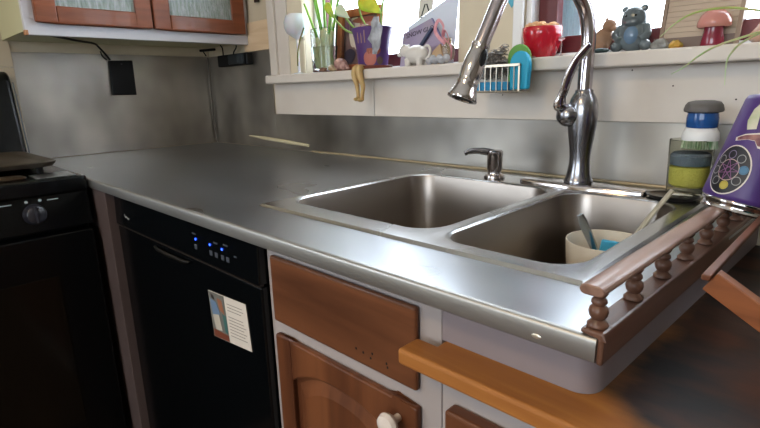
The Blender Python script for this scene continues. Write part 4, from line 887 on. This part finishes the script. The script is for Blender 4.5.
# wall ornament between the windows
obj('blue_wall_fish',MB().prism([(1.296,-.0028,1.268),(1.306,-.0028,1.252),(1.318-.002,-.0028,1.262),(1.316,-.0028,1.285),(1.300,-.0028,1.292)],(0,.0022,0)),mat('turquoise_paint','#4aa5bd',.4),bevel=.0006,cat='wall ornament',label='small turquoise shape on the wall between the two windows')
for k,(x,z) in enumerate(((1.300,1.077),(1.628,1.0880),(1.560,1.1165),(1.72,1.065))): obj('nail_head',MB().ell((x,-.0162,z),(.0014,.0006,.0014),8),mat('rusty_nail','#3a2a24',.6,.4),cat='nail',group='nail heads in the apron board',label='tiny dark nail head in the pale board under the window sill')

# ------------------------------------------------------------------ dish rack and tumbler on the right
rk=thing('wooden_dish_rack','folding wooden dish rack with crossed legs standing on the wooden worktop by the railing','dish rack',(1.86,-.34,.833))
M_rk=wood('rack_wood','#4a2615','#6a3c22',.45,'y',5,bump=.2)
M_rkx=wood('rack_leg_wood','#6b3a1e','#8d5530',.45,'x',5,bump=.2)
RX=1.8120
obj('top_bar',MB().box((RX-.003,-.552,.9425),(RX+.0035,-.10,.9475)),M_rk,rk,bevel=.0012)
obj('top_bar',MB().box((2.070,-.552,.9410),(2.084,-.10,.9475)),M_rk,rk,bevel=.0012)
def leg(y,flip):
    a=V((RX+.002,0,.9405)); b=V((1.980,0,.8400)); 
    if flip: a,b=V((2.078,0,.9405)),V((1.915,0,.8400))
    d=(b-a).normalized(); n=V((-d.z,0,d.x)); w=.0092
    return MB().prism([V((p.x,y,p.z)) for p in (a-n*w,b-n*w,b+n*w,a+n*w)],(0,.012,0))
for y in (-.545,-.125): obj('crossed_leg',leg(y,False),M_rkx,rk,bevel=.001)
for y in (-.530,-.112): obj('crossed_leg',leg(y,True),M_rkx,rk,bevel=.001)
for (x,z) in ((1.885,.9035),(1.945,.8960),(2.005,.9035)): obj('dowel',MB().tube([(x,-.550,z),(x,-.100,z)],.0035,10),M_rk,rk,smooth=True)
obj('foot_bar',MB().box((1.908,-.55,.8335),(1.922,-.10,.8420)),M_rk,rk,bevel=.001); obj('foot_bar',MB().box((1.973,-.55,.8335),(1.987,-.10,.8420)),M_rk,rk,bevel=.001)
pd=MB().lathe([(.030,0),(.058,.002),(.074,.010),(.0745,.012),(.058,.0045),(.030,.003),(.001,.003)],(1.900,-.40,.975),36,axis=(-.25,-1,.15))
obj('dark_green_plate',pd,mat('deep_green_glaze','#123a33',.25),smooth=True,angle=60,cat='plate',group='plates in the dish rack',label='dark green plate standing in the wooden dish rack',origin=(1.9,-.4,.975))
pd=MB().lathe([(.030,0),(.058,.002),(.074,.010),(.0745,.012),(.058,.0045),(.030,.003),(.001,.003)],(1.905,-.30,.975),36,axis=(-.1,-1,.15))
obj('black_plate',pd,M_blackm,smooth=True,angle=60,cat='plate',group='plates in the dish rack',label='black plate standing behind the dark green one in the dish rack',origin=(1.905,-.30,.975))

# purple tumbler: upside down, tilted
TA=math.radians(13.5); rdir=V((.7129,.7008,0)).normalized()
taxis=(rdir*math.sin(TA)+V((0,0,1))*math.cos(TA)).normalized()
t0=V((1.7850,-.2800,.9430))
tx_=(V((1,0,0))-taxis*taxis.x).normalized(); ty_=taxis.cross(tx_)
tm=thing('purple_tumbler','purple steel tumbler with stickers resting upside down on the rail and dish rack','tumbler',t0)
def tp_(a,h,off=0):
    r_=.0425-(.0425-.0335)*max(0,min(1,(h-.012)/.118))+off
    return t0+tx_*r_*math.cos(a)+ty_*r_*math.sin(a)+taxis*h
def tl(prof,seg=48):
    mb=MB(); return mb.rings([[t0+tx_*r_*math.cos(2*PI*k/seg)+ty_*r_*math.sin(2*PI*k/seg)+taxis*h for k in range(seg)] for r_,h in prof],True,True,True)
obj('tumbler_rim',tl([(.036,-.001),(.0405,-.001),(.0415,.001),(.0400,.003),(.0395,.006),(.0412,.008),(.0418,.011),(.0405,.0128)]),M_chrome,tm,smooth=True,angle=60)
obj('tumbler_body',tl([(.0405,.0120),(.0425,.0135),(.0428,.018),(.0405,.045),(.0360,.098),(.0337,.126),(.0318,.1315),(.028,.1330),(.001,.1330)]),mat('purple_powdercoat','#47306b',.38,spec=.4),tm,smooth=True,angle=60)
def body_r(h):
    P_=[(.012,.0405),(.0135,.0425),(.018,.0428),(.045,.0405),(.098,.0360),(.126,.0337)]
    for (a,ra),(b,rb) in zip(P_,P_[1:]):
        if h<=b: return ra+(rb-ra)*(h-a)/(b-a)
    return .0337
viewd=(V((1.896,-.996,1.095))-t0); va_=math.atan2(viewd.dot(ty_),viewd.dot(tx_))
def sp_(s_,h,off):      # s_ arc length to the right of the camera-facing line
    r_=body_r(h)+off; a=va_+s_/.040; return t0+tx_*r_*math.cos(a)+ty_*r_*math.sin(a)+taxis*h
def disc(cs,ch,rf,off,name,m,inner=0,n=36,k=5,parent=tm):
    mb=MB(); rings=[]
    for i in range(k+1):
        f=inner+(1-inner)*i/k; rings.append([sp_(cs+rf(2*PI*j/n)[0]*f,ch+rf(2*PI*j/n)[1]*f,off) for j in range(n)])
    mb.rings(rings,True,inner==0,False); return obj(name,mb,m,parent,smooth=True)
circ=lambda rx,ry:(lambda a:(rx*math.cos(a),ry*math.sin(a)))
M_st=mat('sticker_white','#cfc6bd',.45); M_stb=mat('sticker_black','#15151d',.4)
cs,ch=-.0245,.045
disc(cs,ch,circ(.0222,.0290),.0003,'sticker_border',M_st); disc(cs,ch,circ(.0208,.0276),.0006,'sticker_field',M_stb)
M_ln=mat('sticker_line','#b49a94',.5)
def ringline(c_s,c_h,r_,m,name='sticker_ring',w=.0008): disc(c_s,c_h,circ(r_,r_*1.1),.0009,name,m,inner=1-w/r_,n=28,k=1)
ringline(cs,ch,.0115,M_ln)
for i,(col) in enumerate(('#3f6f8f','#8b8b8b','#7a6f8b','#8b8b8b','#8b8b8b','#8b8b8b','#a89a3f','#8b8b8b')):
    a=.35+2*PI*i/8-.2; r_=.0155
    ringline(cs+r_*math.cos(a),ch+r_*1.15*math.sin(a),.0046,mat('sticker_'+col[1:]+str(i%2),col,.5))
    if col in ('#3f6f8f','#a89a3f'): disc(cs+r_*math.cos(a),ch+r_*1.15*math.sin(a),circ(.0036,.004),.0009,'sticker_dot',MATS['sticker_'+col[1:]+str(i%2)],n=20,k=1)
mb=MB()
for i in range(7):
    a=i*2*PI/7; b_=a+2*PI*3/7; p0=(cs+.0115*math.cos(a),ch+.0125*math.sin(a)); p1=(cs+.0115*math.cos(b_),ch+.0125*math.sin(b_))
    mb.tube([sp_(p0[0]+(p1[0]-p0[0])*t_,p0[1]+(p1[1]-p0[1])*t_,.0009) for t_ in (0,.25,.5,.75,1)],.0003,5)
obj('sticker_star_lines',mb,mat('sticker_mauve','#8b5a86',.5),tm)
blob=lambda pts:(lambda a:(lambda i,f:(pts[i][0]*(1-f)+pts[(i+1)%len(pts)][0]*f,pts[i][1]*(1-f)+pts[(i+1)%len(pts)][1]*f))(int(a/(2*PI)*len(pts))%len(pts),(a/(2*PI)*len(pts))%1))
hand=[(.018,-.001),(.020,.007),(.010,.0095),(-.002,.0065),(-.012,.004),(-.022,-.001),(-.021,-.005),(-.009,-.0015),(.001,-.002),(.006,-.009),(.014,-.010)]
disc(-.011,.083,blob(hand),.0003,'sticker_border',M_st,n=44); disc(-.011,.083,(lambda a:(blob(hand)(a)[0]*.88,blob(hand)(a)[1]*.76)),.0006,'sticker_field',mat('sticker_plum','#5d2c3c',.5,noise_=('#a8796c',90,(1,1,1))),n=44)
tri=[(.008,-.012),(.005,.010),(.002,.017),(-.004,.009),(-.006,-.004),(-.002,-.014)]
disc(-.0215,.106,blob(tri),.0003,'sticker_border',mat('sticker_ivory','#c9c2b0',.5,noise_=('#a9b08c',60,(1,1,1))),n=36)
rt=[(.012,-.016),(.014,.010),(.004,.020),(-.004,.008),(-.006,-.008),(0,-.018)]
disc(.034,.060,blob(rt),.0003,'sticker_border',M_st,n=36); disc(.035,.060,(lambda a:(blob(rt)(a)[0]*.78,blob(rt)(a)[1]*.82)),.0006,'sticker_field',M_stb,n=36)

# ------------------------------------------------------------------ light
wd=bpy.data.worlds.new('sky'); sc.world=wd; wd.use_nodes=True; nt=wd.node_tree; bg=nt.nodes['Background']
bg.inputs[0].default_value=(.80,.90,1,1); bg.inputs[1].default_value=9.0
lampx,lampy=1.45,-2.05
cl=thing('added_ceiling_lamp','round frosted ceiling lamp added out of view behind the camera for warm fill light','lamp',(lampx,lampy,H))  # lamp added out of view for warm fill and gold edge highlights
obj('added_lamp_base',MB().lathe([(.15,-.002),(.16,-.012),(.15,-.03),(.001,-.03)],(lampx,lampy,H),32),M_whitepl,cl,smooth=True)
obj('added_lamp_shade',MB().lathe([(.145,-.031),(.14,-.055),(.10,-.085),(.001,-.10)],(lampx,lampy,H),32),mat('added_lamp_glow','#fff0d8',.5,emit='#ffcf8a',es=14),cl,smooth=True)
l=bpy.data.lights.new('added_lamp_light','AREA'); l.shape='DISK'; l.size=.26; l.energy=14; l.color=(1,.74,.45); o=bpy.data.objects.new('added_lamp_light',l); COL.objects.link(o); o.location=(lampx,lampy,H-.105)
def portal(loc,rot,sx_,sy_):
    l=bpy.data.lights.new('daylight_portal','AREA'); l.shape='RECTANGLE'; l.size=sx_; l.size_y=sy_
    l.cycles.is_portal=True; o=bpy.data.objects.new('daylight_portal',l); COL.objects.link(o); o.location=loc; o.rotation_euler=rot
portal(((W1[0]+W1[1])/2,.135,(1.15+WT)/2),(-PI/2,0,0),W1[1]-W1[0],WT-1.15)
portal(((W2[0]+W2[1])/2,.135,(1.15+WT)/2),(-PI/2,0,0),W2[1]-W2[0],WT-1.15)
portal((-.135,(LW[0]+LW[1])/2,(LW[2]+LW[3])/2),(0,-PI/2,0),LW[3]-LW[2],LW[1]-LW[0])
portal(((FW[0]+FW[1])/2,YF-.135,(FW[2]+FW[3])/2),(PI/2,0,0),FW[1]-FW[0],FW[3]-FW[2])

# ------------------------------------------------------------------ camera
cam=bpy.data.cameras.new('camera'); co=bpy.data.objects.new('camera',cam); COL.objects.link(co); sc.camera=co
r_=V((.7128826,.7007548,-.0272240)); u_=V((-.1479374,.1882175,.9709216)); b_=V((.6855020,-.6881257,.2378448))
m=Matrix((r_,u_,b_)).transposed().to_4x4(); m.translation=V((1.8961014,-.9960731,1.0954938)); co.matrix_world=m
cam.sensor_width=36; cam.lens=508.3*36/760; cam.clip_start=.02
vs=sc.view_settings; vs.view_transform='Standard'; vs.look='None'; vs.gamma=1; vs.use_curve_mapping=False; vs.exposure=0
